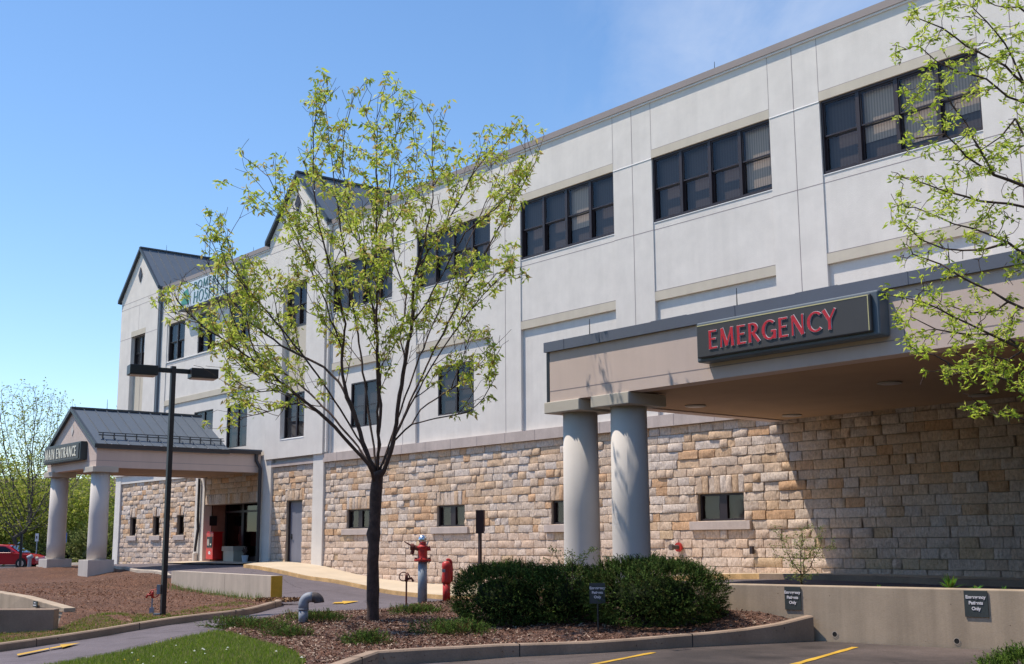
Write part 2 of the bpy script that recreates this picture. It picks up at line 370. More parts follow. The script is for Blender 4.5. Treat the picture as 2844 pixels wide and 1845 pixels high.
def H(xy):
    xy = np.atleast_2d(np.array(xy, float))[:, :2]
    z = _tps(((xy[:, None, :]-CPA[None, :, :2])**2).sum(2))@_w[:_n]+_w[_n]+xy@_w[_n+1:]
    return np.clip(z, -1.9, -.72)
def h1(x, y): return float(H([(x, y)])[0])
def inside(P, poly):
    P = np.asarray(P); x, y = P[:, 0], P[:, 1]; r = np.zeros(len(P), bool); n = len(poly)
    for i in range(n):
        x0, y0 = poly[i][:2]; x1, y1 = poly[(i+1) % n][:2]
        c = ((y0 > y) != (y1 > y)) & (x < (x1-x0)*(y-y0)/((y1-y0) if y1 != y0 else 1e-12)+x0); r ^= c
    return r
def densify(poly, st):
    out = []
    n = len(poly)
    for i in range(n):
        a = np.array(poly[i][:2], float); b = np.array(poly[(i+1) % n][:2], float); k = max(1, int(np.linalg.norm(b-a)/st))
        for j in range(k): out.append(tuple(a+(b-a)*j/k))
    return out
def patch(name, poly, holes, st, dz, mat, hfun=None, rough=0, kind='structure', skirt=0):
    outer = densify(poly, st); loops = [outer]+[densify(h, st) for h in holes]
    pts = []; edges = []
    for lp in loops:
        s = len(pts); pts += lp; edges += [(s+i, s+(i+1) % len(lp)) for i in range(len(lp))]
    A = np.array(outer); x0, y0 = A.min(0); x1, y1 = A.max(0)
    gx, gy = np.meshgrid(np.arange(x0+st/2, x1, st), np.arange(y0+st/2, y1, st)); G = np.c_[gx.ravel(), gy.ravel()]
    G = G+NR.uniform(-.25, .25, G.shape)*st; k = inside(G, poly)
    for h in holes: k &= ~inside(G, h)
    G = G[k]
    if len(G):
        B = np.array(pts); dmin = np.array([((B-g)**2).sum(1).min() for g in G]); G = G[dmin > (st*.3)**2]
    pts += [tuple(g) for g in G]
    res = delaunay_2d_cdt([Vector(p) for p in pts], edges, [], 0, 1e-5)
    V = np.array([tuple(v) for v in res[0]]); T = [f for f in res[2] if len(f) == 3]
    C = np.array([V[list(f)].mean(0) for f in T]); k = inside(C, poly)
    for h in holes: k &= ~inside(C, h)
    T = np.array(T)[k]
    z = (hfun(V) if hfun else H(V))+dz
    if rough: z = z+NR.uniform(-rough, rough, len(z))
    V3 = np.c_[V, z]
    a = V3[T[:, 1]]-V3[T[:, 0]]; b = V3[T[:, 2]]-V3[T[:, 0]]; fl = np.cross(a, b)[:, 2] < 0; T[fl] = T[fl][:, ::-1]
    return np_build(name, V3, T, None, mat, smooth=True, kind=kind)

W = lambda px, py, z: tuple(atz(px, py, z)[:2])
left_kerb = [(-27.55, 15.15), (-25.6, 14.1), W(642, 1715, -1.5), W(541, 1726.6, -1.53), W(380, 1751, -1.6), W(190, 1780, -1.65), W(0, 1811, -1.7), (-19.3, 3.5)]
pit = [(-23.35, 8.12), (-24.9, 8.78), (-29.6, 8.85), (-34, 8.9), (-34, 2.0), (-28.5, 2.0)]
left_bed = left_kerb+[(-26, 1.0), (-28.5, 2.0), (-23.35, 8.12), (-24.9, 8.78), (-29.6, 8.85), (-34, 8.9), (-44, 9), (-62, 11), (-60, 16.6), (-52, 17.2), (-45.7, 17.9), (-36.1, 16.02), (-35.6, 15.85), (-28.1, 15.1)]
lot_kerb = [(-10.2, 5.6), W(1052, 1850, -1.45), W(1279, 1836, -1.45), W(1400, 1826, -1.45), W(1640, 1815, -1.45), W(1880, 1800, -1.45), W(2262, 1781, -1.45)]
road_edge = [W(279, 1843, -1.6), W(380, 1820, -1.58), W(501, 1790, -1.53), W(602, 1768, -1.5), W(703, 1733, -1.45), W(803, 1708, -1.42), (-21.7, 13.17), (-21.4, 14.28), (-21.96, 15.52), (-22.15, 16.8), (-20.5, 17.1), (-18, 16.6), (-14.5, 15.0), (-13.5, 14.60)]
lawn_in = [W(602, 1769, -1.5), W(650, 1771, -1.48), W(705, 1780, -1.45), W(775, 1800, -1.43), W(825, 1822, -1.4), W(850, 1848, -1.4), (-11.3, 6.2)]
lawn = [(-14.9, 4.2)]+road_edge[:3]+lawn_in+[(-10.2, 5.6), (-11, 3.5)]
island = lawn_in+[(-10.2, 5.6)]+lot_kerb[1:]+[(-13.5, 14.50)]+road_edge[::-1][:-4]
wall_line = [(-13.8, 14.47), (9.0, 18.22)]
A_poly = [(-19.3, 3.5), (-26, 1.0), (-62, -4), (-62, 22.6), (9, 22.6), (9, 18.25), wall_line[1], wall_line[0], (-11.7, 12.6), (-12.25, 9.4), (-11.9, 7.9), (-10.6, 6.0), (-10.5, 1), (-14.5, 2.0)]
patch('road', A_poly, [pit], .8, 0, 'road')
patch('mulch_bed', left_bed, [], .35, .07, 'mulch_red', rough=.018)
patch('mulch_bed', island, [], .3, .075, 'mulch', rough=.02)
patch('lawn', lawn, [], .4, .085, 'turf', rough=.01)
lot_poly = [(-10.6, 6.0), (-11.9, 7.9), (-12.3, 9.4), (-11.75, 12.6), (-11.5, 14.80), wall_line[1], (14, -6), (-10.5, -6)]
patch('parking_lot', lot_poly, [], 2.0, 0, 'lot', hfun=lambda V: np.full(len(V), -1.45))
flat = lambda z: (lambda V: np.full(len(V), z))
patch('parking_lot', [(-61, -10), (-61, 22.5), (-61, 75), (-170, 75), (-170, -10)], [], 8, 0, 'road', hfun=flat(-1.47))
patch('ground', [(-700, -300), (-700, 700), (400, 700), (400, -300)], [pit], 40, 0, 'turf', hfun=flat(-1.95))
b = MB(); b.box(-34.3, -23, 1.5, 9.2, -2.9, -2.85); b.build('pit_floor', 'road', kind='structure')
b = MB(); b.box(-34.2, -34, 2, 8.9, -2.85, -1.45); b.prism([(-34, 2.0, -2.85), (-28.5, 2.0, -2.85), (-28.5, 2.0, -1.9), (-34, 2.0, -1.9)], (0, -.2, 0)); b.build('pit_wall', 'concrete', kind='structure')

def sweep(name, line, w, top, bot, mat, kind='structure', side=1, hoff=0, bev=.02, **kw):
    """kerb or wall following a line; w is laid to one side of it"""
    pts = [np.array(p[:2], float) for p in line]; out = []
    for i in range(len(pts)-1):
        k = max(1, int(np.linalg.norm(pts[i+1]-pts[i])/.5))
        for j in range(k): out.append(pts[i]+(pts[i+1]-pts[i])*j/k)
    out.append(pts[-1]); vs = []; fs = []; n = len(out)
    for i, p in enumerate(out):
        t = out[min(i+1, n-1)]-out[max(i-1, 0)]; t /= np.linalg.norm(t); nn = np.array([-t[1], t[0]])*side
        z = h1(*p) if hoff == 0 else 0
        q = p+nn*w
        for a, zz in ((p, z+bot), (p, z+top-bev), (p+nn*bev, z+top), (q-nn*bev, z+top), (q, z+top-bev), (q, z+bot)): vs.append((a[0], a[1], zz))
    for i in range(n-1):
        for j in range(5): fs.append((i*6+j, i*6+j+1, (i+1)*6+j+1, (i+1)*6+j))
    fs.append((0, 1, 2, 3, 4, 5)); fs.append(tuple((n-1)*6+j for j in range(5, -1, -1)))
    b = MB(); b.add(vs, fs); return b.build(name, mat, kw.pop('parent', None), kind=kind, **kw)
sweep('kerb', left_kerb, .15, .13, -.2, 'kerb', side=-1)
sweep('kerb', lot_kerb, .17, .17, -.25, 'kerb', side=1)
sweep('kerb', [(-56, 18.6), (-52, 18.4), (-45.7, 18.0), (-41, 17.0), (-36.1, 16.05)], .16, .16, -.2, 'concrete_l', side=-1)
def kerb_joints(line, side, w, top, every):
    pts = [np.array(q[:2], float) for q in line]; acc = 0; b = MB()
    for i in range(len(pts)-1):
        d = pts[i+1]-pts[i]; ln = np.linalg.norm(d); t_ = d/ln; nn_ = np.array([-t_[1], t_[0]])*side; s_ = every-acc
        while s_ < ln:
            c = pts[i]+t_*s_+nn_*(w/2); z = h1(*(pts[i]+t_*s_)); b.obox((c[0], c[1], z-.05), (t_[0], t_[1], 0), (nn_[0], nn_[1], 0), (0, 0, 1), .006, w/2+.003, 0, top+.053); s_ += every
        acc = (acc+ln) % every
    return b.build('kerb_joint', 'dark', kind='structure')
kerb_joints(lot_kerb, 1, .17, .17, 2.7); kerb_joints(left_kerb, -1, .15, .13, 2.7)
# sidewalk by the facade with a yellow kerb
sw = [(-41.9, 22.56), (-40.2, 20.6), (-38, 20.4), (-34, 20.4), (-28, 20.4), (-22, 20.4), (-17.5, 20.9), (8.9, 20.9), (8.9, 22.56)]
patch('sidewalk', sw, [], .5, .12, 'sidewalk')
sweep('kerb', [(-41.6, 22.2), (-40.2, 20.58), (-38, 20.38), (-34, 20.38), (-28, 20.38), (-22, 20.38), (-18.5, 20.78), (-17.0, 20.88)], .02, .118, -.1, 'yellowkerb', side=-1, bev=.004)
sweep('kerb', [(-17.0, 20.88), (-8.1, 20.88)], .02, .118, -.1, 'kerb', side=-1, bev=.004)
patch('sidewalk', [(-48.5, 20.9), (-48.5, 22.56), (-42.3, 22.56), (-42.0, 21.2)], [], .5, .06, 'sidewalk')
def ground_quad(b, pts, dz, flatz=None):
    P = [(p[0], p[1], (flatz if flatz is not None else h1(p[0], p[1]))+dz) for p in pts]; b.add(P, [tuple(range(len(P)))])
def marking(name, px, z, dz=.006, flatz=None):
    b = MB(); pts = [W(x, y, z) for x, y in px]; ground_quad(b, pts[::-1], dz, flatz); return b.build(name, 'yellow', kind='structure')
b = MB()
for l in ([(49, 1829), (46, 1824), (134, 1809.5), (136, 1813.5)], [(139, 1812.5), (137, 1809.5), (178, 1802), (190, 1806)], [(172, 1811), (166, 1798), (222, 1797.5)]):
    ground_quad(b, [W(x, y, -1.66) for x, y in l][::-1], .03)
b.build('road_marking', 'yellow', kind='structure')
b = MB()
for l in ([(922, 1679.5), (930, 1675.5), (965, 1673.5), (960, 1678.5)], [(955, 1680.5), (950, 1671.5), (997, 1672)]):
    ground_quad(b, [W(x, y, -1.45) for x, y in l][::-1], .02)
b.build('road_marking', 'yellow', kind='structure')
for p0, p1 in (((-10.40, 9.0), (-11.40, 11.78)), ((-8.75, 10.6), (-10.09, 14.36)), ((-6.0, 10.6), (-7.2, 14.5))):
    b = MB(); a = np.array(p0); c = np.array(p1); t = (c-a)/np.linalg.norm(c-a); nn = np.array([-t[1], t[0]])*.05
    k = 14; L0 = [a+(c-a)*i/k for i in range(k+1)]; jj = [1+R.uniform(-.25, .15) for _ in L0]
    for i in range(k): ground_quad(b, [L0[i]-nn*jj[i], L0[i+1]-nn*jj[i+1], L0[i+1]+nn*jj[i+1], L0[i]+nn*jj[i]], .006, -1.45)
    b.build('parking_line', 'yellow', kind='structure')
# ------------------------------------------------------------------ the hospital
def wallboxes(mb, x0, x1, z0, z1, y, yb, holes=()):
    xs = sorted({x0, x1, *[v for h in holes for v in h[:2] if x0 < v < x1]}); zs = sorted({z0, z1, *[v for h in holes for v in h[2:] if z0 < v < z1]})
    for i in range(len(xs)-1):
        cx = (xs[i]+xs[i+1])/2; run = None
        for j in range(len(zs)-1):
            cz = (zs[j]+zs[j+1])/2
            solid = not any(h[0] < cx < h[1] and h[2] < cz < h[3] for h in holes)
            if solid:
                if run is None: run = zs[j]
            if (not solid or j == len(zs)-2) and run is not None:
                mb.box(xs[i], xs[i+1], y, yb, run, zs[j+1] if solid else zs[j]); run = None
hosp = empty('hospital_building', (-30, 22.5, -1), 'long white stucco hospital on a rough stone base with two gabled towers', 'hospital building')
YB = 22.86; XE = 9.0
def window(parent, x0, x1, z0, z1, y, n=2, style='sash', depth=.17, blind='blind', fw=.055, light=()):
    """frame with n lights, glass set behind, blinds behind the glass"""
    b = MB(); ya, yb = y+.045, y+depth+.06
    b.box(x0, x0+fw, ya, yb, z0, z1); b.box(x1-fw, x1, ya, yb, z0, z1)
    b.box(x0+fw, x1-fw, ya, yb, z1-fw, z1); b.box(x0+fw, x1-fw, ya, yb, z0, z0+fw)
    w = (x1-x0)/n; zm = (z0+z1)/2
    mh = .12 if style == 'plain' else .045
    for i in range(1, n): b.box(x0+i*w-mh, x0+i*w+mh, ya+.01, yb, z0+fw, z1-fw)
    g = MB()
    for i in range(n):
        a = x0+i*w+(.045 if i else fw); c = x0+(i+1)*w-(.045 if i < n-1 else fw); r = .035
        if style == 'sash':
            for zz0, zz1, yy in ((zm, z1-fw, ya+.035), (z0+fw, zm, ya+.085)):
                b.box(a, a+r, yy, yy+.035, zz0, zz1); b.box(c-r, c, yy, yy+.035, zz0, zz1)
                b.box(a+r, c-r, yy, yy+.035, zz1-r, zz1); b.box(a+r, c-r, yy, yy+.035, zz0, zz0+r)
                g.quad((a+r, yy+.018, zz0+r), (c-r, yy+.018, zz0+r), (c-r, yy+.018, zz1-r), (a+r, yy+.018, zz1-r))
        elif style == 'tall':
            zt = z0+(z1-z0)*.47
            b.box(a, c, ya+.04, ya+.07, zt-.015, zt+.015)
            g.quad((a, ya+.055, z0+fw), (c, ya+.055, z0+fw), (c, ya+.055, z1-fw), (a, ya+.055, z1-fw))
        else:
            g.quad((a, ya+.055, z0+fw), (c, ya+.055, z0+fw), (c, ya+.055, z1-fw), (a, ya+.055, z1-fw))
    f = b.build('window', 'bronze', parent)
    g.build('pane', 'glass', f)
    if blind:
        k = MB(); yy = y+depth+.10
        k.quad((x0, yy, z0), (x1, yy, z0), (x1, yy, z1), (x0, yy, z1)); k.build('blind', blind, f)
        for i in light:
            k = MB(); yy = y+depth+.07; za_ = R.choice([z0, z0, z0+.5, z0+.2]); k.quad((x0+i*w+.04, yy, za_), (x0+(i+1)*w-.04, yy, za_), (x0+(i+1)*w-.04, yy, z1), (x0+i*w+.04, yy, z1)); k.build('blind', 'vblind_light', f)
    else:
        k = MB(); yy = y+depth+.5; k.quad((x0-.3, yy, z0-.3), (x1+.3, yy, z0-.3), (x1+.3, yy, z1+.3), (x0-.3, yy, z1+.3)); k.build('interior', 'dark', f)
    return f
Z0, ZB, ZT = 3.16, 11.60, 11.81
bays = [(-37.65, -33.72), (-32.28, -28.33), (-26.88, -22.87), (-21.41, -17.47), (-16.02, -12.06), (-10.6, -6.6), (-5.2, -1.2)]
two_f = {0: (-36.40, -34.68), 1: (-31.15, -29.27)}
wall = MB(); joint = Sub(wall)
class Each:
    """every piece becomes a part of its own"""
    def __init__(s, name, mat): s.n = name; s.mat = mat
    def box(s, *a): MB().box(*a).build(s.n, s.mat, hosp)
    def add(s, *a): MB().add(*a).build(s.n, s.mat, hosp)
tan, sill = Each('stone_lintel', 'tan'), Each('window_ledge', 'white')
xprev = -37.93
def bay(a, c, lower_holes=()):
    wallboxes(wall, a, c, 10.27, ZB, 22.5, YB)
    tan.box(a, c, 22.495, YB, 10.05, 10.27)
    wallboxes(wall, a, c, 6.41, 8.27, 22.53, YB)
    tan.box(a, c, 22.505, YB, 6.17, 6.41)
    wallboxes(wall, a, c, Z0, 6.17, 22.59, YB, lower_holes)
    sill.add([(a, 22.515, 8.255), (c, 22.515, 8.255), (c, 22.515, 8.275), (a, 22.515, 8.275), (a, 22.60, 8.31), (c, 22.60, 8.31)], [(0, 1, 2, 3), (3, 2, 5, 4), (0, 3, 4), (1, 5, 2)])
    joint.box(a, c, 22.527, 22.54, 8.07, 8.085); joint.box(a, c, 22.498, 22.51, 10.272, 10.284); joint.box(a, c, 22.503, 22.52, 6.412, 6.424)
    joint.box(a-.006, a+.006, 22.497, 22.51, 10.0, ZB); joint.box(c-.006, c+.006, 22.497, 22.51, 10.27, ZB)
for i, (a, c) in enumerate(bays):
    wallboxes(wall, xprev, a, Z0, ZB, 22.5, YB)
    h = ()
    if i in two_f: h = ((two_f[i][0], two_f[i][1], 3.97, 5.56),)
    bay(a, c, h)
    m = a-.72 if i else None
    if m:
        joint.box(m-.008, m+.008, 22.496, 22.51, Z0, ZB); joint.box(xprev, m-.008, 22.497, 22.51, 8.07, 8.085); joint.box(m+.008, a, 22.497, 22.51, 8.07, 8.085)
        sill.add([(xprev, 22.488, 10.03), (a, 22.488, 10.03), (a, 22.488, 10.045), (xprev, 22.488, 10.045), (a, 22.51, 10.065), (xprev, 22.51, 10.065)], [(0, 1, 2, 3), (3, 2, 4, 5)])
    xprev = c
wallboxes(wall, xprev, XE, Z0, ZB, 22.5, YB)
# middle section between the towers
mw = [(-52.18, -50.42), (-49.07, -47.31), (-45.94, -44.2)]
wallboxes(wall, -53.1, -52.3, Z0, ZB, 22.5, YB)
wallboxes(wall, -44.1, -42.3, Z0, ZB, 22.5, YB)
wallboxes(wall, -52.3, -44.1, 10.2, ZB, 22.5, YB); tan.box(-52.3, -44.1, 22.495, YB, 9.93, 10.2)
wallboxes(wall, -52.3, -44.1, 8.2, 9.93, 22.53, YB, [(a, c, 8.2, 9.93) for a, c in mw])
wallboxes(wall, -52.3, -44.1, 6.41, 8.2, 22.531, YB)
sill.add([(-52.3, 22.50, 8.14), (-44.1, 22.50, 8.14), (-44.1, 22.50, 8.17), (-52.3, 22.50, 8.17), (-52.3, 22.60, 8.205), (-44.1, 22.60, 8.205)], [(0, 1, 2, 3), (3, 2, 5, 4)])
tan.box(-53.1, -44.1, 22.505, YB, 6.17, 6.41)
m2 = [(-49.2, -47.35), (-46.04, -44.2)]
wallboxes(wall, -52.3, -44.1, Z0, 6.17, 22.57, YB, [(a, c, 3.85, 5.62) for a, c in m2])
joint.box(-52.3, -44.1, 22.527, 22.54, 8.02, 8.035)
# towers
def tower(x0, x1, wx0, wx1, low):
    yf = 22.36; xm = (x0+x1)/2
    wallboxes(wall, x0, x1, 3.17, 11.88, yf, 23.3, [(wx0, wx1, low, 9.86)])
    wall.prism([(x0, yf, 11.88), (x1, yf, 11.88), (xm, yf, 11.88+(x1-x0)/2*1.0)], (0, .5, 0))
    tan.box(wx0, wx1, 22.56, 22.9, 5.62, 8.18)
    tan.box(wx0-.03, wx1+.03, yf-.006, yf+.1, 9.86, 10.12)
    for xx in (wx0+(wx1-wx0)*.5,): joint.box(xx-.008, xx+.008, 22.553, 22.57, 5.62, 8.18)
    joint.box(x0, x1, yf-.004, yf+.01, 11.33, 11.345); joint.box(x0, x1, yf-.004, yf+.01, 11.60, 11.615)
    joint.box(x0, wx0-.03, yf-.004, yf+.01, 9.83, 9.845); joint.box(wx1+.03, x1, yf-.004, yf+.01, 9.83, 9.845)
    joint.box(xm-.008, xm+.008, yf-.003, yf+.01, 10.12, 11.33); joint.box(x0, x1, yf-.004, yf+.01, 5.85, 5.865)
    sill.add([(wx0, yf-.01, low-.03), (wx1, yf-.01, low-.03), (wx1, yf-.01, low), (wx0, yf-.01, low), (wx0, 22.5, low+.04), (wx1, 22.5, low+.04)], [(0, 1, 2, 3), (3, 2, 5, 4)])
tower(-42.3, -37.93, -41.1, -39.28, 3.87); tower(-57.55, -53.1, -56.15, -54.5, 3.87)
wall.build('facade_wall', ['stucco', 'joint'], hosp)
for a, c in ((-37.93, XE), (-53.1, -42.3)):
    b = MB(); b.box(a, c, 22.42, 22.95, 11.645, 11.82); b.m = 1; b.box(a, c, 22.45, 22.55, 11.60, 11.645); b.build('coping', ['coping', 'white'], hosp)
b = MB(); b.box(-37.95, XE-.1, 22.9, 44, 11.3, 11.5); b.box(-57.4, -37.95, 23.3, 44, 11.3, 11.5); b.build('flat_roof', 'coping', hosp)
b = MB(); b.box(-57.5, -57.2, 23.3, 44, -2, 11.3); b.box(-57.5, XE, 43.8, 44.0, -2, 11.3); b.box(XE-.2, XE, 22.86, 43.8, -2, 11.3); b.build('side_wall', 'stucco', hosp)
b = MB(); b.box(-57.1, XE-.25, 26.3, 26.35, -1.8, 11.2); b.build('interior', 'dark', hosp)
# gabled roofs with standing seams
def gable_roof(x0, x1, y0, y1, ze, zp, parent, name='roof'):
    xm = (x0+x1)/2; b = MB(); e = MB()
    for xa in (x0, x1):
        b.prism([(xa, y0, ze), (xm, y0, zp), (xm, y0, zp-.06), (xa, y0, ze-.06)], (0, y1-y0, 0))
    n = int((y1-y0)/.42)
    for i in range(1, n):
        y = y0+(y1-y0)*i/n
        for xa in (x0, x1):
            b.add([(xa, y-.012, ze+.002), (xa, y+.012, ze+.002), (xm, y+.012, zp+.002), (xm, y-.012, zp+.002), (xa, y-.012, ze+.045), (xa, y+.012, ze+.045), (xm, y+.012, zp+.045), (xm, y-.012, zp+.045)],
                  [(4, 5, 6, 7), (0, 4, 7, 3), (1, 2, 6, 5), (0, 1, 5, 4)])
    o = b.build(name, 'roof_metal', parent)
    for xa in (x0, x1):
        s = 1 if xa > xm else -1
        e.prism([(xa+.01*s, y0-.03, ze-.13), (xa+.01*s, y0-.03, ze+.03), (xm, y0-.03, zp+.03), (xm, y0-.03, zp-.12)], (0, .10, 0))
        e.box(xa-.02 if s > 0 else xa-.03, xa+.03 if s > 0 else xa+.02, y0+.07, y1, ze-.14, ze-.005)
    e.box(xm-.09, xm+.09, y0-.02, y1+.02, zp-.02, zp+.05)
    e.build('roof_trim', 'roof_edge', o); return o
gable_roof(-42.49, -37.74, 22.24, 26.6, 11.86, 14.22, hosp)
gable_roof(-57.74, -52.91, 22.24, 26.9, 11.86, 14.15, hosp)
for cx, cz in ((-40.12, 13.0), (-55.35, 12.82)):
    b = MB(); s = .30
    b.prism([(cx-s*.72, 22.345, cz), (cx, 22.345, cz-s*1.25), (cx+s*.72, 22.345, cz), (cx, 22.345, cz+s*1.25)], (0, -.03, 0)); v = b.build('gable_vent', 'bronze', hosp)
# windows, third floor
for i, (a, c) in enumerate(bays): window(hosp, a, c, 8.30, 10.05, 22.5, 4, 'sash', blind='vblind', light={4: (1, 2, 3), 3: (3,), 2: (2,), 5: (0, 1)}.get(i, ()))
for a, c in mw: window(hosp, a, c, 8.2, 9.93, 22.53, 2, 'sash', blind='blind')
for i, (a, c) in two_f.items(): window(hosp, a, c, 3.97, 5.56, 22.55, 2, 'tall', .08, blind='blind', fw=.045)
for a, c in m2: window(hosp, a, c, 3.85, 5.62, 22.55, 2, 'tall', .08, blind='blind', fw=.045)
for a, c in ((-41.1, -39.28), (-56.15, -54.5)):
    window(hosp, a, c, 8.18, 9.86, 22.50, 2, 'sash', .08, blind='blind')
window(hosp, -41.1, -39.28, 3.91, 5.62, 22.50, 2, 'tall', .08, blind='blind')
# stone base ------------------------------------------------
def split(rect, holes):
    out = [rect]
    for hx0, hx1, hz0, hz1 in holes:
        nxt = []
        for x0, x1, z0, z1 in out:
            if x1 <= hx0 or x0 >= hx1 or z1 <= hz0 or z0 >= hz1: nxt.append((x0, x1, z0, z1)); continue
            if x0 < hx0: nxt.append((x0, hx0, z0, z1))
            if x1 > hx1: nxt.append((hx1, x1, z0, z1))
            a, c = max(x0, hx0), min(x1, hx1)
            if z0 < hz0: nxt.append((a, c, z0, hz0))
            if z1 > hz1: nxt.append((a, c, hz1, z1))
        out = nxt
    return [r for r in out if r[1]-r[0] > .03 and r[3]-r[2] > .03]
def stone_wall(parent, x0, x1, z0, z1, holes, y=22.535, soldiers=(), name='stone_wall'):
    V = []; Fc = []; Cc = []; rh = .2175
    MORT = 'mortar'; k0 = math.floor((z0-2.86)/rh); k1 = math.ceil((z1-2.86)/rh)
    allh = list(holes)+[s for s in soldiers]
    rects = []
    for k in range(k0, k1):
        za, zb = max(z0, 2.86+k*rh), min(z1, 2.86+(k+1)*rh)
        if zb-za < .03: continue
        x = x0-R.uniform(0, .4)
        while x < x1:
            w = R.choice([.24, .34, .38, .42, .45, .48, .54, .62, .8]) * R.uniform(.93, 1.07)
            rects += [(r, 0) for r in split((max(x, x0), min(x+w, x1), za, zb), allh)] if min(x+w, x1) > max(x, x0) else []
            x += w
    for s in soldiers:
        x = s[0]; n = max(3, round((s[1]-s[0])/.19)); w = (s[1]-s[0])/n
        for i in range(n): rects.append(((s[0]+i*w, s[0]+(i+1)*w, s[2], s[3]), 1))
    for (a, c, za, zb), so in rects:
        zc = (za+zb)/2; low = zc < .15
        t = R.random()
        if low: base = [(.63, .495, .41), (.61, .465, .375), (.64, .52, .445), (.62, .455, .35)][R.randrange(4)] if t < .93 else (.58, .42, .27)
        else: base = (.60, .36, .20) if t < .11 else (.62, .43, .28) if t < .30 else (.64, .485, .365) if t < .58 else (.65, .53, .44) if t < .82 else (.65, .56, .50)
        f = R.uniform(.92, 1.06); mn = (.70, .54, .415); cc = tuple(min(.82, (v*1.06*.80+q_*.20)*f) for v, q_ in zip(base, mn))
        g = .0045; a += g; c -= g; za += g; zb -= g
        nx = 6 if c-a > .3 else 5; nz = 5; dep = R.choice([.006, .010, .014, .018, .026]); n0 = len(V); tx, tz = R.uniform(-.006, .006), R.uniform(-.008, .006); chunk = R.random() < .22
        cx_, cz_ = R.uniform(.2, .8), R.uniform(.2, .8)
        for j in range(nz):
            for i in range(nx):
                u, v = i/(nx-1), j/(nz-1); edge = i in (0, nx-1) or j in (0, nz-1)
                d = dep+tx*(u-.5)*2+tz*(v-.5)*2+R.uniform(-.004, .004)+(0 if edge else R.uniform(-.006, .006))
                if chunk: d += .024*math.exp(-((u-cx_)**2*7+(v-cz_)**2*5))*(.35 if edge else 1)
                if edge: d -= .001+R.random()**4*.012
                d = max(.001, d)
                jx = 0 if edge else R.uniform(-.012, .012); jz = 0 if edge else R.uniform(-.010, .010)
                us = u if edge else .04+.92*(i-1)/(nx-3); vv = v if edge else .07+.86*(j-1)/(nz-3)
                V.append((a+(c-a)*us+jx, y-d, za+(zb-za)*vv+jz))
        for j in range(nz-1):
            for i in range(nx-1):
                p = n0+j*nx+i; Fc.append((p, p+1, p+nx+1, p+nx)); Cc.append(cc)
        # sides back to the mortar
        ring = [n0+i for i in range(nx)]+[n0+j*nx+nx-1 for j in range(1, nz)]+[n0+(nz-1)*nx+i for i in range(nx-2, -1, -1)]+[n0+j*nx for j in range(nz-2, 0, -1)]
        m0 = len(V)
        for q in ring: V.append((V[q][0], y+.02, V[q][2]))
        for q in range(len(ring)):
            q2 = (q+1) % len(ring); Fc.append((ring[q2], ring[q], m0+q, m0+q2)); Cc.append(tuple(v*.9 for v in cc))
    o = np_build(name, np.array(V), np.array(Fc), np.array(Cc), 'stone', parent)
    b = MB(); wallboxes(b, x0, x1, z0, z1, y+.012, YB+.2, holes); b.build('mortar', 'mortar', o)
    return o
sw_l = [(-55.62, -54.9), (-52.98, -52.25), (-50.42, -49.70)]
stone_wall(hosp, -56.78, -48.48, -1.7, 2.8, [(a, c, .36, 1.2) for a, c in sw_l], soldiers=[(a-.02, c+.02, 1.2, 1.62) for a, c in sw_l])
stone_wall(hosp, -47.6, -42.74, 1.57, 2.86, [], y=22.50, soldiers=[(-47.6, -42.74, 1.57, 1.99)])
stone_wall(hosp, -41.86, -38.68, -1.6, 2.86, [(-40.72, -39.53, -2, 1.555)], soldiers=[(-40.85, -39.4, 1.555, 1.95)])
bw = [(-36.42, -34.98), (-31.08, -29.63), (-25.63, -24.18), (-20.16, -18.72)]
stone_wall(hosp, -37.95, XE-.05, -1.9, 2.86, [(a, c, .4675, 1.12) for a, c in bw], soldiers=[(a-.03, c+.03, 1.12, 1.5525) for a, c in bw])
for a, c in ((-38.68, -37.95), (-42.74, -41.86), (-48.48, -47.62), (-57.4, -56.78)): b = MB(); b.box(a, c, 22.44, 22.8, -1.65, 3.165); b.build('pilaster', 'stucco', hosp)
for a, c, y, z in ((-47.62, -42.74, 22.47, 2.86), (-41.86, -38.68, 22.60, 3.0), (-56.78, -48.48, 22.46, 2.8)): b = MB(); b.box(a, c, y, 22.85, z, 3.165); b.build('base_lintel', 'stucco', hosp)
b = MB(); b.box(-37.95, XE, 22.415, 22.85, 2.862, 3.158); b.m = 1
for xx in np.arange(-37.0, XE, 1.35): b.box(xx-.006, xx+.006, 22.411, 22.42, 2.862, 3.158)
b.build('stone_band', ['band', 'joint'], hosp)
b = MB(); b.box(-41.86, -38.68, 22.44, 22.85, 2.862, 3.0); b.build('stone_band', 'band', hosp)
for a, c in bw: b = MB(); b.box(a-.24, c+.22, 22.44, 22.75, .25, .455); bevel(b.build('stone_sill', 'band', hosp), .01)
for a, c in sw_l: b = MB(); b.box(a-.2, c+.2, 22.44, 22.75, .135, .345); bevel(b.build('stone_sill', 'band', hosp), .01)
for a, c in bw: window(hosp, a, c, .4675, 1.12, 22.56, 2, 'plain', .06, blind='blind', fw=.05)
for a, c in sw_l: window(hosp, a, c, .36, 1.2, 22.60, 1, 'plain', .1, blind=None, fw=.05)
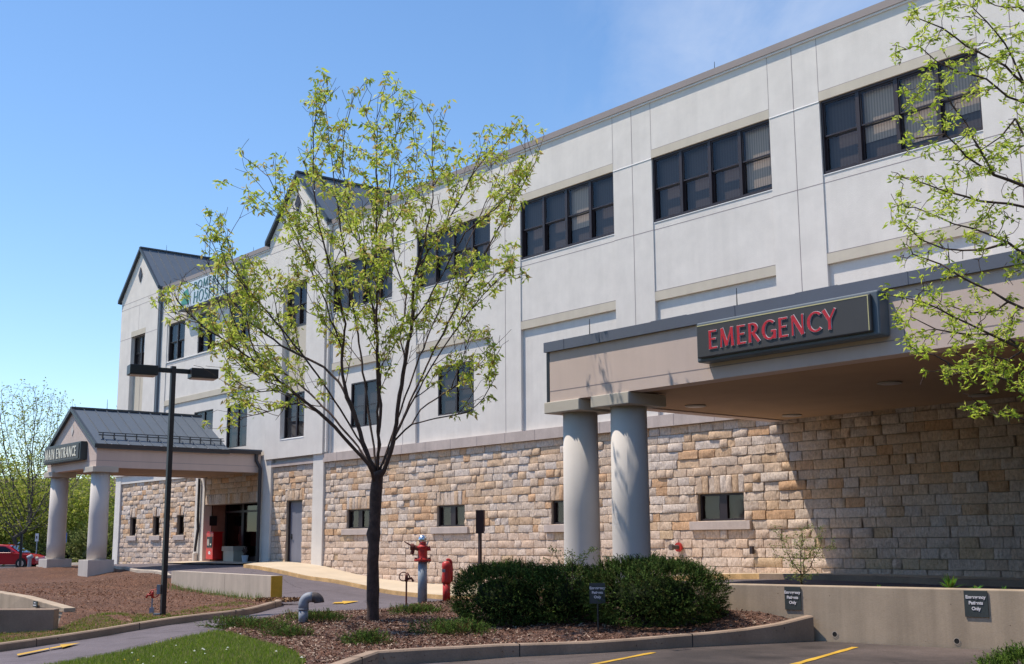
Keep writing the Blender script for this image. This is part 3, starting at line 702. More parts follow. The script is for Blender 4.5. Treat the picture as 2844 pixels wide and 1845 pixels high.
# steel service door
b = MB(); b.box(-40.66, -39.56, 22.68, 22.74, h1(-40, 22.4)+.12, 1.50); dr = b.build('service_door', 'doormetal', hosp)
b = MB(); b.box(-40.72, -40.66, 22.62, 22.76, -.9, 1.555); b.box(-40.66, -39.53, 22.62, 22.76, 1.50, 1.555); b.box(-39.56, -39.53, 22.62, 22.76, -.9, 1.50); b.build('door_frame', 'bronze', dr)
b = MB(); b.tube([(-40.55, 22.68, .22), (-40.55, 22.62, .22), (-40.43, 22.62, .22)], .018, 8); b.box(-40.58, -40.5, 22.665, 22.68, .12, .32); b.build('handle', 'black', dr)
# entrance recess
gz = -.74
b = MB(); b.box(-47.72, -47.6, 22.86, 23.6, gz-.3, 1.6); b.box(-42.74, -42.62, 22.86, 23.6, gz-.3, 1.6); b.box(-47.72, -42.62, 22.86, 23.6, 1.6, 1.7)
b.build('recess_wall', 'redwall', hosp)
b = MB(); b.box(-47.6, -42.74, 22.4, 23.6, gz-.2, gz); b.build('recess_floor', 'sidewalk', hosp)
yy = 23.4
for xa, xb in ((-47.58, -45.98), (-45.96, -44.36), (-44.34, -42.76)):
    b = MB()
    for x in (xa+.04, xb-.04): b.box(x-.04, x+.04, yy, yy+.1, gz, 1.6)
    b.box(xa+.08, xb-.08, yy+.002, yy+.098, 1.25, 1.33); b.box(xa+.08, xb-.08, yy+.002, yy+.098, gz, gz+.2); d = b.build('entrance_door', 'bronze', hosp)
    b = MB(); b.quad((xa, yy+.05, gz), (xb, yy+.05, gz), (xb, yy+.05, 1.6), (xa, yy+.05, 1.6)); b.build('pane', 'glassdark', d)
    b = MB(); b.box(xa-.3, xb+.3, 24.3, 24.32, gz, 1.6); b.build('interior', 'dark', d)
    b = MB(); b.tube([(xb-.16, yy-.06, .1), (xb-.16, yy-.06, .35)], .02, 6); b.build('handle', 'rust', d)
# downspouts of the towers
def downspout(parent, x, y, ztop, zbot, w=.11, mat='stucco', name='downspout', shoe=None):
    b = MB(); b.box(x-w/2, x+w/2, y-w, y-.004, zbot, ztop); b.box(x-w*.9, x+w*.9, y-w*1.5, y-.004, ztop, ztop+.22)
    for z in np.arange(zbot+.5, ztop, 2.2): b.box(x-w*.62, x+w*.62, y-w*1.06, y-.003, z, z+.04)
    o = bevel(b.build(name, mat, parent), .012)
downspout(hosp, -52.98, 22.5, 11.3, 3.2, .12, 'roof_metal'); downspout(hosp, -37.78, 22.5, 11.4, 3.2, .10, 'stucco')
b = MB(); b.tube([(-47.98, 22.36, 2.7), (-47.98, 22.36, 1.0), (-47.98, 22.38, .6), (-48.06, 22.33, -.2), (-48.06, 22.33, -.35)], .06, 8); b.build('downspout', 'gutter', hosp, label='dark round downspout left of the entrance')
b = MB(); b.lathe([(.10, 0), (.10, .32), (.08, .36)], (-48.06, 22.33, -.74), 12); b.build('downspout_boot', 'stucco', hosp)
for x, y, z in ((-34.6, 22.6, 11.8), (-27.5, 22.6, 11.8), (-19.2, 22.6, 11.8), (-44.2, 22.6, 11.8), (-54.9, 23.4, 14.1)):
    b = MB(); b.tube([(x, y, z), (x, y, z+.28)], [.012, .006], 5); b.build('lightning_rod', 'black', hosp)
# roof sign -------------------------------------------------
#@@GLYPH
def G_stroke(p, q, w0, w1=None, flare=.0):
    return ('s', p, q, w0, w0 if w1 is None else w1, flare)
def G_arc(cx, cy, rx, ry, a0, a1, thick, thin): return ('a', cx, cy, rx, ry, a0, a1, thick, thin)
TK, TN = .155, .075
GL = {
 'E': (.60, [G_stroke((.12, 0), (.12, 1), TK, None, .2), G_stroke((.12, .955), (.52, .955), TN), G_stroke((.12, .53), (.46, .53), TN), G_stroke((.12, .045), (.55, .045), TN)]),
 'M': (.98, [G_stroke((.12, 0), (.17, 1), .09, None, .2), G_stroke((.17, 1), (.47, .06), .16), G_stroke((.47, .06), (.78, 1), .08), G_stroke((.78, 1), (.84, 0), TK, None, .2)]),
 'R': (.72, [G_stroke((.12, 0), (.12, 1), TK, None, .2), G_arc(.26, .73, .25, .235, 90, -90, .15, TN), G_stroke((.12, .955), (.27, .955), TN), G_stroke((.12, .50), (.27, .50), TN), G_stroke((.29, .50), (.64, .0), .15)]),
 'G': (.86, [G_arc(.46, .5, .36, .47, 50, 330, TK, TN), G_stroke((.76, .02), (.76, .44), .14), G_stroke((.56, .42), (.80, .42), TN)]),
 'N': (.82, [G_stroke((.13, 0), (.13, 1), .09, None, .2), G_stroke((.13, 1), (.69, 0), .17), G_stroke((.69, 0), (.69, 1), .09, None, .2)]),
 'C': (.76, [G_arc(.48, .5, .38, .47, 48, 312, TK, TN)]),
 'Y': (.74, [G_stroke((.07, 1), (.37, .45), .16, .14), G_stroke((.67, 1), (.37, .45), .08), G_stroke((.37, .48), (.37, 0), .15, None, .2)]),
 'A': (.80, [G_stroke((.08, 0), (.39, 1), .085), G_stroke((.39, 1), (.71, 0), .17), G_stroke((.2, .36), (.6, .36), .075)]),
 'I': (.32, [G_stroke((.15, 0), (.15, 1), TK, None, .2)]),
 'T': (.66, [G_stroke((.32, 0), (.32, 1), TK, None, .2), G_stroke((.03, .955), (.61, .955), TN)]),
 'P': (.64, [G_stroke((.12, 0), (.12, 1), TK, None, .2), G_arc(.26, .72, .25, .25, 90, -90, .15, TN), G_stroke((.12, .955), (.27, .955), TN), G_stroke((.12, .47), (.27, .47), TN)]),
 'O': (.92, [G_arc(.45, .5, .37, .48, 0, 360, .15, TN)]),
 'H': (.80, [G_stroke((.12, 0), (.12, 1), TK, None, .2), G_stroke((.67, 0), (.67, 1), TK, None, .2), G_stroke((.12, .52), (.67, .52), TN)]),
 'S': (.60, [G_arc(.30, .74, .20, .225, 35, 270, .13, TN), G_arc(.29, .27, .22, .25, 90, -150, .14, TN)]),
 'L': (.56, [G_stroke((.12, 0), (.12, 1), TK, None, .2), G_stroke((.12, .045), (.52, .045), TN)]),
 ' ': (.34, []),
}
def glyph_polys(ch, grow=0):
    adv, st = GL[ch]; out = []
    for s in st:
        if s[0] == 's':
            _, p, q, w0, w1, fl = s; p = np.array(p, float); q = np.array(q, float); t = (q-p)/np.linalg.norm(q-p); n = np.array([-t[1], t[0]])
            p = p-t*grow; q = q+t*grow; m = (p+q)/2; ws = (w0/2+grow, (w0+w1)/4*(1-fl)+grow, w1/2+grow)
            out.append([p-n*ws[0], m-n*ws[1], m+n*ws[1], p+n*ws[0]]); out.append([m-n*ws[1], q-n*ws[2], q+n*ws[2], m+n*ws[1]])
        else:
            _, cx, cy, rx, ry, a0, a1, tk, tn = s; k = max(6, int(abs(a1-a0)/14)); pr = None
            if abs(a1-a0) < 360: e = math.degrees(grow/rx)*(1 if a1 > a0 else -1); a0 -= e; a1 += e
            for i in range(k+1):
                a = math.radians(a0+(a1-a0)*i/k); w = (tn+(tk-tn)*abs(math.cos(a))**1.5)/2+grow
                c = np.array([cx+rx*math.cos(a), cy+ry*math.sin(a)]); n = np.array([math.cos(a)/rx, math.sin(a)/ry]); n /= np.linalg.norm(n)
                cur = (c-n*w, c+n*w)
                if pr: out.append([pr[0], cur[0], cur[1], pr[1]])
                pr = cur
    return adv, out
def lettering(name, text, x0, x1, z0, h, y, mat, parent, th=.02, grow=0, slant=0, xdir=1):
    tot = sum(GL[c][0] for c in text)+.10*(len(text)-1); sx = (x1-x0)/tot; b = MB(); x = x0; k = 0
    for ch in text:
        adv, ps = glyph_polys(ch, grow)
        for p in ps:
            k += 1; e = .00025*(k % 7)
            b.prism([(x+q[0]*sx+slant*q[1]*h, y-e, z0+q[1]*h) for q in p], (0, -th, 0))
        x += (adv+.10)*sx
    return b.build(name, mat, parent)
sg = empty('hospital_sign', (-47.5, 22.4, 10.2), 'pale box sign reading Pomerene Hospital, high on the facade between two gables', 'sign')
b = MB(); b.box(-50.3, -44.61, 22.13, 22.49, 10.2, 11.42); bevel(b.build('sign_box', 'signside', sg), .04, 3)
b = MB(); b.box(-50.24, -44.67, 22.10, 22.126, 10.26, 11.36); b.build('sign_face', 'signwhite', sg)
lettering('lettering', 'POMERENE', -48.75, -45.35, 10.92, .36, 22.098, 'lettergreen', sg, .012, slant=.15)
lettering('lettering', 'HOSPITAL', -48.75, -45.35, 10.34, .50, 22.098, 'lettergreen', sg, .012, slant=.15)
b = MB(); b.box(-49.95, -49.15, 22.085, 22.098, 10.42, 10.72)
b.prism([(-49.95, 22.096, 10.75), (-49.15, 22.096, 10.75), (-49.35, 22.096, 11.1), (-49.75, 22.096, 11.0)], (0, -.012, 0)); b.build('logo', 'tealgreen', sg)

# ------------------------------------------------------------------ emergency canopy
ec = empty('emergency_canopy', (-12, 16, -.9), 'low flat pinkish canopy with grey metal cap over the emergency drive, on round columns', 'canopy')
XL, XR, YF = -17.73, 8.0, 15.58
b = MB(); b.box(XL, XR, YF, YF+.35, 2.70, 3.69); b.box(XL, XL+.35, YF+.35, 22.41, 2.70, 3.69); b.box(XR-.35, XR, YF+.35, 22.41, 2.70, 3.69)
b.build('fascia', 'stucco_up', ec)
b = MB(); b.box(-8.0, -7.7, 16.4, 22.4, -1.3, 2.72); b.box(-7.7, 5.0, 16.4, 16.6, -1.3, 2.72); b.build('unseen_shade_wall', 'redwall', ec)  # unseen wall added to keep side light out from under the canopy
b = MB(); b.box(XL, XR, YF-.003, YF+.01, 2.903, 2.918); b.box(XR-.002, XR+.003, YF+.0, 22.41, 2.903, 2.918); b.build('fascia_joint', 'joint', ec)
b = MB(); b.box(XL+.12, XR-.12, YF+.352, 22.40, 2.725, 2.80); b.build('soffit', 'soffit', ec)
b = MB(); b.box(XL+.36, XR-.36, YF+.36, 22.40, 2.82, 3.6); b.build('roof_deck', 'coping', ec)
b = MB(); b.box(XL-.10, XR+.1, YF-.07, YF+.42, 3.69, 3.885); b.box(XL-.10, XL+.42, YF+.42, 22.41, 3.69, 3.885); b.box(XR-.42, XR+.1, YF+.42, 22.41, 3.69, 3.885)
for xx in (-17.24, -16.24, -12.94, -9.66, -6.4, -3.1, .2, 3.5): b.box(xx-.012, xx+.012, YF-.076, YF-.068, 3.69, 3.887)
for xa, xc in ((-14.9, -14.04), (-11.7, -10.9)): b.box(xa, xc, YF-.05, YF+.1, 3.886, 3.90)
capo = b.build('metal_cap', 'capmetal', ec)
b = MB(); b.box(XL-.12, XL-.035, YF+.02, YF+.10, 2.70, 3.688); b.build('downspout', 'black', ec)
for x, y in ((-16.55, 18.5), (-12.0, 18.5), (-16.55, 21.65), (-12.0, 21.5), (-7.5, 18.5), (-7.5, 21.5)):
    b = MB(); b.lathe([(.20, 0), (.22, .012), (.20, .03)], (x, y, 2.695), 24); l = b.build('downlight', 'cap_tan', ec, smooth=False)
    b = MB(); b.lathe([(.15, 0), (.15, .01)], (x, y, 2.688), 24); b.build('lens', 'lens', l)
def column(parent, x, y, z0, z1, r=.35, base=None, cap=.5, caph=.21):
    b = MB(); n = 48; b.lathe([(r*1.0, z0), (r, z0+.6), (r*.985, (z0+z1)/2), (r*.96, z1)], (x, y, 0), n)
    o = b.build('column', 'column', parent, smooth=True)
    for p in o.data.polygons:
        if len(p.vertices) > 4: p.use_smooth = False
    b = MB(); b.box(x-cap, x+cap, y-cap, y+cap, z1, z1+caph); bevel(b.build('capital', 'cap_tan', o), .015)
    if base:
        b = MB(); b.box(x-base[0], x+base[0], y-base[0], y+base[0], z0-base[1], z0+.001); bevel(b.build('plinth', 'base', o), .012)
    return o
for x, y in ((-17.37, 16.05), (-16.03, 16.05), (5.0, 16.05), (6.4, 16.05)): column(ec, x, y, -1.3, 2.475, .355, None, .505, .222)
es = empty('emergency_sign', (-11.8, 15.5, 2.95), 'long dark box sign reading EMERGENCY in red letters on the canopy front', 'sign')
sx0, sx1, sy = -13.62, -10.03, 15.30
b = MB(); b.box(sx0, sx1, sy, 15.575, 2.97, 3.655); bevel(b.build('sign_box', 'signframe', es), .035, 3)
b = MB(); b.box(sx0+.07, sx1-.10, sy-.07, sy-.002, 3.03, 3.60); bevel(b.build('sign_face', 'signdark', es), .02)
b = MB(); y = sy-.074
b.box(sx0+.09, sx1-.13, y, y+.006, 3.572, 3.588); b.box(sx1-.142, sx1-.128, y, y+.006, 3.05, 3.572); b.build('border_line', 'gold', es)
lettering('letter_outline', 'EMERGENCY', -13.28, -10.72, 3.155, .31, sy-.072, 'letterwhite', es, .006, grow=.027)
lettering('lettering', 'EMERGENCY', -13.28, -10.72, 3.155, .31, sy-.080, 'letterred', es, .008, grow=.006)
for x in (-16.9, -13.2, -9.2):
    b = MB(); b.tube([(x, 15.9, 3.88), (x, 15.9, 4.28)], [.012, .006], 5); b.build('lightning_rod', 'black', ec)

# ------------------------------------------------------------------ main entrance canopy
mc = empty('entrance_canopy', (-45.2, 18, -1), 'gabled canopy with grey metal roof and two round columns at the main entrance', 'canopy')
xl, xr, yf, xm = -47.8, -42.7, 15.94, -45.25
b = MB(); b.prism([(xl, yf, 2.70), (xr, yf, 2.70), (xr, yf, 3.5), (xm, yf, 4.98), (xl, yf, 3.5)], (0, .3, 0))
b.box(xr-.3, xr, yf+.3, 22.43, 2.70, 3.5); b.box(xl, xl+.3, yf+.3, 22.43, 2.70, 3.5); b.build('fascia', 'stucco_up', mc)
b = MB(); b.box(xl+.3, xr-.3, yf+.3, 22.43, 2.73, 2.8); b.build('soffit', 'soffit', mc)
b = MB(); b.box(xr-.002, xr+.003, yf, 22.43, 2.935, 2.95); b.box(xl, xr, yf-.003, yf+.01, 2.935, 2.95); b.build('fascia_joint', 'joint', mc)
ro = gable_roof(xl-.12, xr+.12, yf-.1, 21.03, 3.50, 5.03, mc)
b = MB(); b.prism([(xl+.05, 21.0, 3.4), (xr-.05, 21.0, 3.4), (xm, 21.0, 4.96)], (0, .06, 0)); b.build('rear_gable', 'roof_metal', mc)
b = MB(); b.box(xl-.1, xr+.1, 21.06, 22.43, 3.50, 3.58); b.build('rear_roof', 'roof_metal', mc)
for a, c in ((xr+.02, xr+.16), (xl-.16, xl-.02)): b = MB(); b.box(a, c, yf-.1, 22.36, 3.40, 3.53); b.build('gutter', 'gutter', mc)
b = MB(); sl = (5.03-3.50)/(xr+.12-xm)
for t in (.42,):
    X = xr+.12-t; Z = 3.5+t*sl
    b.tube([(X, yf+.15, Z+.14), (X, 21.0, Z+.14)], .022, 6); b.tube([(X-.06, yf+.15, Z+.23), (X-.06, 21.0, Z+.23)], .018, 6)
    for y in np.arange(yf+.3, 21.0, .42): b.box(X-.02, X+.02, y-.02, y+.02, Z, Z+.24)
b.build('snow_guard', 'roof_edge', mc)
b = MB()
for y in np.arange(yf+.5, 21.0, .62): b.box(xr+.02, xr+.17, y-.02, y+.02, 3.532, 3.545)
b.build('gutter_strap', 'letterwhite', mc)
b = MB(); b.tube([(xr+.09, 22.2, 3.42), (xr+.09, 22.2, 3.15), (xr+.22, 22.3, 2.85), (xr+.22, 22.3, -.75)], .07, 8); b.build('downspout', 'gutter', mc)
b = MB(); s = .2; b.prism([(xm-.13, yf-.002, 4.2), (xm, yf-.002, 3.98), (xm+.13, yf-.002, 4.2), (xm, yf-.002, 4.42)], (0, -.02, 0)); b.build('gable_vent', 'column', mc)
column(mc, -43.15, 16.3, -.56, 2.53, .34, (.47, .75), .47, .20); column(mc, -47.37, 16.3, -.56, 2.53, .34, (.47, .6), .47, .20)
b = MB(); b.tube([(-45.25, 17.2, 5.0), (-45.25, 17.2, 5.45)], [.015, .006], 5); b.build('lightning_rod', 'black', mc)
ms = empty('entrance_sign', (-45.3, 15.9, 3.0), 'dark box sign reading MAIN ENTRANCE in cream letters under the canopy gable', 'sign')
b = MB(); b.box(-47.45, -43.62, 15.68, 15.935, 3.0, 3.68); bevel(b.build('sign_box', 'signgreen', ms), .03, 2)
b = MB(); b.box(-47.38, -43.75, 15.655, 15.679, 3.07, 3.61); b.build('sign_face', 'signdark', ms)
lettering('lettering', 'MAIN ENTRANCE', -47.25, -43.95, 3.17, .36, 15.653, 'lettercream', ms, .012, grow=.022)
# ------------------------------------------------------------------ concrete walls
def text_mesh(name, lines, origin, xdir, zdir, size, mat, parent, gap=1.25, bold=.006):
    xd = Vector(xdir).normalized(); zd = Vector(zdir); nd = xd.cross(zd)
    allv = MB()
    for i, t in enumerate(lines):
        cu = bpy.data.curves.new(name, 'FONT'); cu.body = t; cu.size = size; cu.align_x = 'CENTER'; cu.extrude = .002; cu.offset = bold*size*2
        o = bpy.data.objects.new(name, cu); COL.objects.link(o); bpy.context.view_layer.update()
        me = bpy.data.meshes.new_from_object(o.evaluated_get(bpy.context.evaluated_depsgraph_get())); bpy.data.objects.remove(o)
        vs = [Vector(origin)+xd*v.co.x+zd*(v.co.y-i*size*gap)+nd*(v.co.z+.003) for v in me.vertices]
        allv.add(vs, [tuple(p.vertices) for p in me.polygons]); bpy.data.meshes.remove(me)
    return allv.build(name, mat, parent)
rw = tag(empty('retaining_wall', (-9, 15, -1.45)), 'weathered concrete retaining wall with drain holes in front of the emergency drive', 'wall')
p0, p1 = np.array(wall_line[0]), np.array(wall_line[1]); t = (p1-p0)/np.linalg.norm(p1-p0); nn = np.array([-t[1], t[0]])
b = MB(); c = (p0+p1)/2+nn*.13
b.obox((c[0], c[1], -1.6), (t[0], t[1], 0), (nn[0], nn[1], 0), (0, 0, 1), np.linalg.norm(p1-p0)/2, .13, 0, .935)
wl = b.build('wall_body', 'concrete', rw); bevel(wl, .018, 3)
def wall_pt(px, py):
    v = ray(px, py); k = (p0@np.array([-t[1], t[0]]))/(v[:2]@np.array([-t[1], t[0]])); return v*k
for px, py in ((2319, 1762), (2658, 1781)):
    P = wall_pt(px, py); b = MB(); ring = []
    c0 = np.array([P[0]-nn[0]*.004, P[1]-nn[1]*.004, P[2]])
    b.tube([c0, c0+np.array([nn[0], nn[1], 0])*.003], .038, 14); b.build('drain_hole', 'dark', rw)
    b = MB(); k = 16
    for i in range(k):
        a0, a1 = 2*math.pi*i/k, 2*math.pi*(i+1)/k
        q = lambda a, r_: c0+np.array([t[0]*r_*math.cos(a), t[1]*r_*math.cos(a), r_*math.sin(a)])-np.array([nn[0], nn[1], 0])*.004
        b.quad(q(a0, .036), q(a1, .036), q(a1, .046), q(a0, .046))
    b.build('drain_pipe', 'concrete_l', rw)
def er_sign(P, w, h, label, xd, post=None, lean=0):
    o = empty('parking_sign', tuple(P), label, 'sign', 'emergency patients only signs')
    xd = np.array([xd[0], xd[1], 0]); n = np.array([xd[1], -xd[0], 0]); c = np.array(P)+n*.012
    b = MB(); b.obox((c[0], c[1], c[2]-h/2), xd, n, (0, 0, 1), w/2, .006, 0, h); b.build('sign_plate', 'signgreen', o)
    c2 = c+n*.007; text_mesh('lettering', ['Emergency', 'Patients', 'Only'], (c2[0], c2[1], c2[2]+h*.20), tuple(xd), (0, 0, 1), h*.175, 'letterwhite', o, 1.25, .018)
    if post:
        b = MB(); b.box(P[0]-.015, P[0]+.015, P[1]+.0, P[1]+.012, post, P[2]+h*.3); b.build('post', 'black', o)
er_sign(wall_pt(2203, 1662), .262, .335, 'black Emergency Patients Only sign on the retaining wall nearest the evergreen bushes', t)
er_sign(wall_pt(2712, 1677.5), .315, .345, 'black Emergency Patients Only sign on the retaining wall nearest the low corner juniper', t)
P = atd(1659, 1648, 18.0); er_sign(P, .235, .30, 'black Emergency Patients Only sign on a stake in front of the evergreen bushes', (.66, .75), -1.4)
o = empty('ramp_wall', (-31, 15.4, -1.4), 'low concrete wall with a yellow painted end beside the entrance drive', 'wall')
q0, q1 = np.array((-28.02, 15.12)), np.array((-35.7, 15.84)); tt = (q1-q0)/np.linalg.norm(q1-q0); n2 = np.array([tt[1], -tt[0]]); ln = np.linalg.norm(q1-q0)
for nm, a, c, mt in (('wall_body', .02, ln*.42, 'concrete_l'), ('wall_body', ln*.42+.015, ln, 'concrete_l'), ('painted_end', 0, .018, 'yellow')):
    b = MB(); m_ = q0+tt*(a+c)/2+n2*.15; b.obox((m_[0], m_[1], -1.75), (tt[0], tt[1], 0), (n2[0], n2[1], 0), (0, 0, 1), (c-a)/2, .15+(.003 if mt == 'yellow' else 0), 0, .917+(.003 if mt == 'yellow' else 0)); w = b.build(nm, mt, o); 
for (a0, a1), top, lab in ((((-23.35, 8.12), (-28.8, 1.9)), -1.2, 'near concrete wall of the sunken ramp, face toward the lawn coloured dark for shade'), (((-24.9, 8.80), (-33.9, 8.92)), -1.15, 'far concrete wall of the sunken ramp, below the mulch slope')):
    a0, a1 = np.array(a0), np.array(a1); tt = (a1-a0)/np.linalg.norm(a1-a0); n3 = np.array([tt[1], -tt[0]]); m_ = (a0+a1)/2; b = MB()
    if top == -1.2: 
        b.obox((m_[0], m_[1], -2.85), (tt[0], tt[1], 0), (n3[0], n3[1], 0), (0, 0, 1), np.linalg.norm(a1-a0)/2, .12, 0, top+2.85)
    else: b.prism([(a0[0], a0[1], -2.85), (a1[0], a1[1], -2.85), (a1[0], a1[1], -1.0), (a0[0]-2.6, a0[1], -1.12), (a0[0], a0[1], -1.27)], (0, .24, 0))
    w = b.build('ramp_wall', 'concrete' if top != -1.2 else 'kerb', label=lab, cat='wall', group='walls of the sunken ramp'); bevel(w, .015)  # near wall takes a darker colour that stands in for its unlit face
P = atd(100, 1678, 26); P = at(100, 1678, 1, 8.78); o = empty('ramp_sign', tuple(P), 'tiny black sign on the far wall of the sunken ramp', 'sign')
b = MB(); b.box(P[0]-.13, P[0]+.13, 8.76, 8.775, P[2]-.06, P[2]+.06); b.build('sign_plate', 'signgreen', o)
b = MB(); b.box(P[0]-.05, P[0]+.05, 8.75, 8.759, P[2]+.015, P[2]+.035); b.box(P[0]-.08, P[0]+.08, 8.75, 8.759, P[2]-.035, P[2]-.015); b.build('lettering', 'letterwhite', o)

# ------------------------------------------------------------------ pipes and hydrants in the mulch
rr = np.array([_r[0], _r[1], 0]); rr /= np.linalg.norm(rr); ff = np.array([_d[0], _d[1], 0]); ff /= np.linalg.norm(ff)
def arc3(c, u, v, r, a0, a1, k=8): return [np.array(c)+np.array(u)*r*math.cos(math.radians(a0+(a1-a0)*i/k))+np.array(v)*r*math.sin(math.radians(a0+(a1-a0)*i/k)) for i in range(k+1)]
up = np.array([0, 0, 1.])
P = atz(842, 1730, -1.42); P[2] = h1(P[0], P[1])+.05
o = empty('vent_pipe', tuple(P), 'grey bent vent pipe standing in the juniper groundcover', 'pipe')
r = .085; zt = .47
b = MB(); b.tube([P, P+up*.26], r, 20); b.build('riser', 'greypipe', o, smooth=True)
c = P+up*.36+rr*.12; b = MB(); b.tube([P+up*.26, P+up*.28], r*1.16, 20); b.tube([P+up*.25]+arc3(c, -rr, up, .12, 0, 90)+[c+up*.12+rr*.05], r*1.08, 20); b.build('elbow', 'greypipe', o, smooth=True)
c2 = c+rr*.06+up*.02; b = MB(); b.tube([c+up*.12+rr*.04]+arc3(c2, up, rr, .10, 0, 90), r*1.1, 20); e = b.build('outlet', 'rustpipe', o, smooth=True)
P = atz(1173, 1677, -1.33); P[2] = h1(P[0], P[1])+.05
o = empty('fire_standpipe', tuple(P), 'tall grey standpipe with red flanged hydrant head and chrome cap in the mulch', 'standpipe')
b = MB(); b.lathe([(.105, 0), (.10, .93)], P, 24); b.build('riser', 'galv', o, smooth=True)
z = .93; b = MB(); b.lathe([(.12, z-.02), (.19, z), (.19, z+.035), (.115, z+.05), (.105, z+.10), (.105, z+.26), (.125, z+.28), (.125, z+.31), (.08, z+.34), (.07, z+.40)], P, 20); hd = b.build('hydrant_head', 'redpaint', o, smooth=False)
b = MB()
for i in range(8):
    a = i*math.pi/4; q = P+np.array([math.cos(a)*.165, math.sin(a)*.165, z+.018]); b.tube([q-up*.04, q+up*.05], .018, 6)
b.build('flange_bolt', 'rust', hd)
a_ = P+up*(z+.25); b = MB(); b.tube([a_+rr*.08+up*.0, a_+rr*.17+up*.02], [.04, .055], 10); b.build('side_cap', 'redpaint', hd)
b = MB(); b.tube([a_-rr*.06, a_-rr*.20+up*.05], [.055, .05], 12); b.tube([a_-rr*.20+up*.05, a_-rr*.27+up*.06], [.075, .07], 12); b.tube([a_-rr*.21-up*.0, a_-rr*.24-up*.11], [.04, .045], 10); b.tube([a_-rr*.25+up*.08, a_-rr*.41+up*.17], [.022, .012], 6); b.build('nozzle', 'rust', o)
b = MB(); b.lathe([(.03, .0), (.085, .02), (.10, .07), (.09, .13), (.05, .17), (.01, .18)], P+up*(z+.38), 20); b.build('chrome_cap', 'chrome', o, smooth=True)
b = MB(); b.tube([P+up*(z+.34)+rr*.09, P+up*(z+.42)+rr*.12], .02, 6); b.build('valve_stem', 'chrome', o)
P = atz(1240, 1675, -1.33); P[2] = h1(P[0], P[1])+.05
o = empty('indicator_post', tuple(P), 'red painted valve indicator post beside the tall standpipe', 'valve post')
b = MB(); b.lathe([(.088, 0), (.085, .44)], P, 20); b.build('lower_pipe', 'redpaint', o, smooth=True)
b = MB(); b.lathe([(.10, .42), (.108, .46), (.105, .60), (.095, .66), (.10, .74), (.108, .78), (.10, .86), (.05, .90)], P, 20); up_ = b.build('upper_body', 'redpaint', o, smooth=True)
b = MB(); c = P+rr*.07+up*.90; b.tube(arc3(P+rr*.03+up*.86, -rr, up, .075, 60, 190, 8)+[P+rr*.115+up*.75, P+rr*.12+up*.45], .028, 8); b.tube([P+rr*.10+up*.46, P+rr*.10+up*.80], .038, 8); b.build('wrench', 'redpaint', o, smooth=True)
b = MB(); b.obox(P-rr*.06-ff*.10+up*.66, rr, ff, up, .035, .01, 0, .07); b.build('sight_window', 'galv', o)
def yard_hydrant(px, py, z, h, flip, label, post, head):
    P = atz(px, py, z); P[2] = h1(P[0], P[1])+.05; o = empty('yard_hydrant', tuple(P), label, 'yard hydrant', 'yard hydrants with curved handles'); s = -1 if flip else 1
    b = MB(); b.tube([P, P+up*h+rr*s*.0], .018, 8); b.build('post', post, o)
    T = P+up*h; b = MB(); b.tube([T-up*.05, T+up*.06, T+up*.10-rr*s*.0], [.03, .032, .02], 8)
    b.tube([T+up*.0, T+rr*s*.10+up*.02, T+rr*s*.14-up*.05], [.028, .024, .022], 8); hd = b.build('spout', head, o, smooth=True)
    b = MB(); b.tube([T+up*.12+rr*s*.03]+arc3(T+up*.05-rr*s*.06, rr*s, up, .085, 50, 300, 10)+[T-up*.02], .012, 6); b.tube([T+up*.13+rr*s*.02, T+rr*s*.07+up*.03], .014, 6); b.build('handle', head, o, smooth=True)
    b = MB(); b.obox(P-up*.02, rr, ff, up, .045, .045, 0, .16); b.build('base_sleeve', 'galv', o)
yard_hydrant(1128, 1699, -1.35, .64, False, 'rusty yard hydrant left of the tall standpipe', 'rust', 'rust')
yard_hydrant(421, 1708, -1.55, .40, True, 'red topped yard hydrant beside the lamp post', 'galv', 'redpaint')
# dark sign post in front of the stone wall
P = at(1333, 1560, 1, 19.0); g = h1(P[0], 19.0)
o = empty('post_sign', (P[0], 19.0, g), 'dark brown sign panel on a post, seen from behind near the stone wall', 'sign')
zt = at(1333, 1417, 1, 19.0)[2]; zb = at(1333, 1482, 1, 19.0)[2]; X = P[0]
b = MB(); b.box(X-.04, X+.04, 18.97, 19.03, g-.1, zb); b.build('post', 'brownsign', o)
b = MB(); b.obox((X, 19.0, zb), rr, ff, up, .105, .03, 0, zt-zb); b.build('sign_panel', 'brownsign', o)
b = MB(); b.obox(np.array((X, 19.0, zb+.05))+rr*.118, rr, ff, up, .010, .022, 0, zt-zb-.05); b.build('panel_edge', 'rust', o)
# fire connection on the wall
P = at(1885, 1520, 1, 22.46)
o = empty('wall_fire_connection', tuple(P), 'red ringed fire hose connection on the stone wall behind the columns', 'fire connection')
b = MB(); b.tube([P+np.array((0, .02, 0)), P-np.array((0, .03, 0))], .115, 20); b.build('escutcheon', 'redpaint', o)
b = MB(); b.tube([P, P+np.array((-.03, -.20, 0))], [.055, .05], 12); b.tube([P+np.array((-.03, -.18, 0)), P+np.array((-.04, -.26, 0))], .075, 12); b.build('outlet', 'rustpipe', o)
P = at(2089, 1528, 1, 22.47); b = MB(); b.box(P[0]-.04, P[0]+.04, 22.42, 22.5, P[2]-.09, P[2]+.09); b.build('wall_vent', 'bronze', label='small dark metal vent set low in the stone wall', cat='vent')
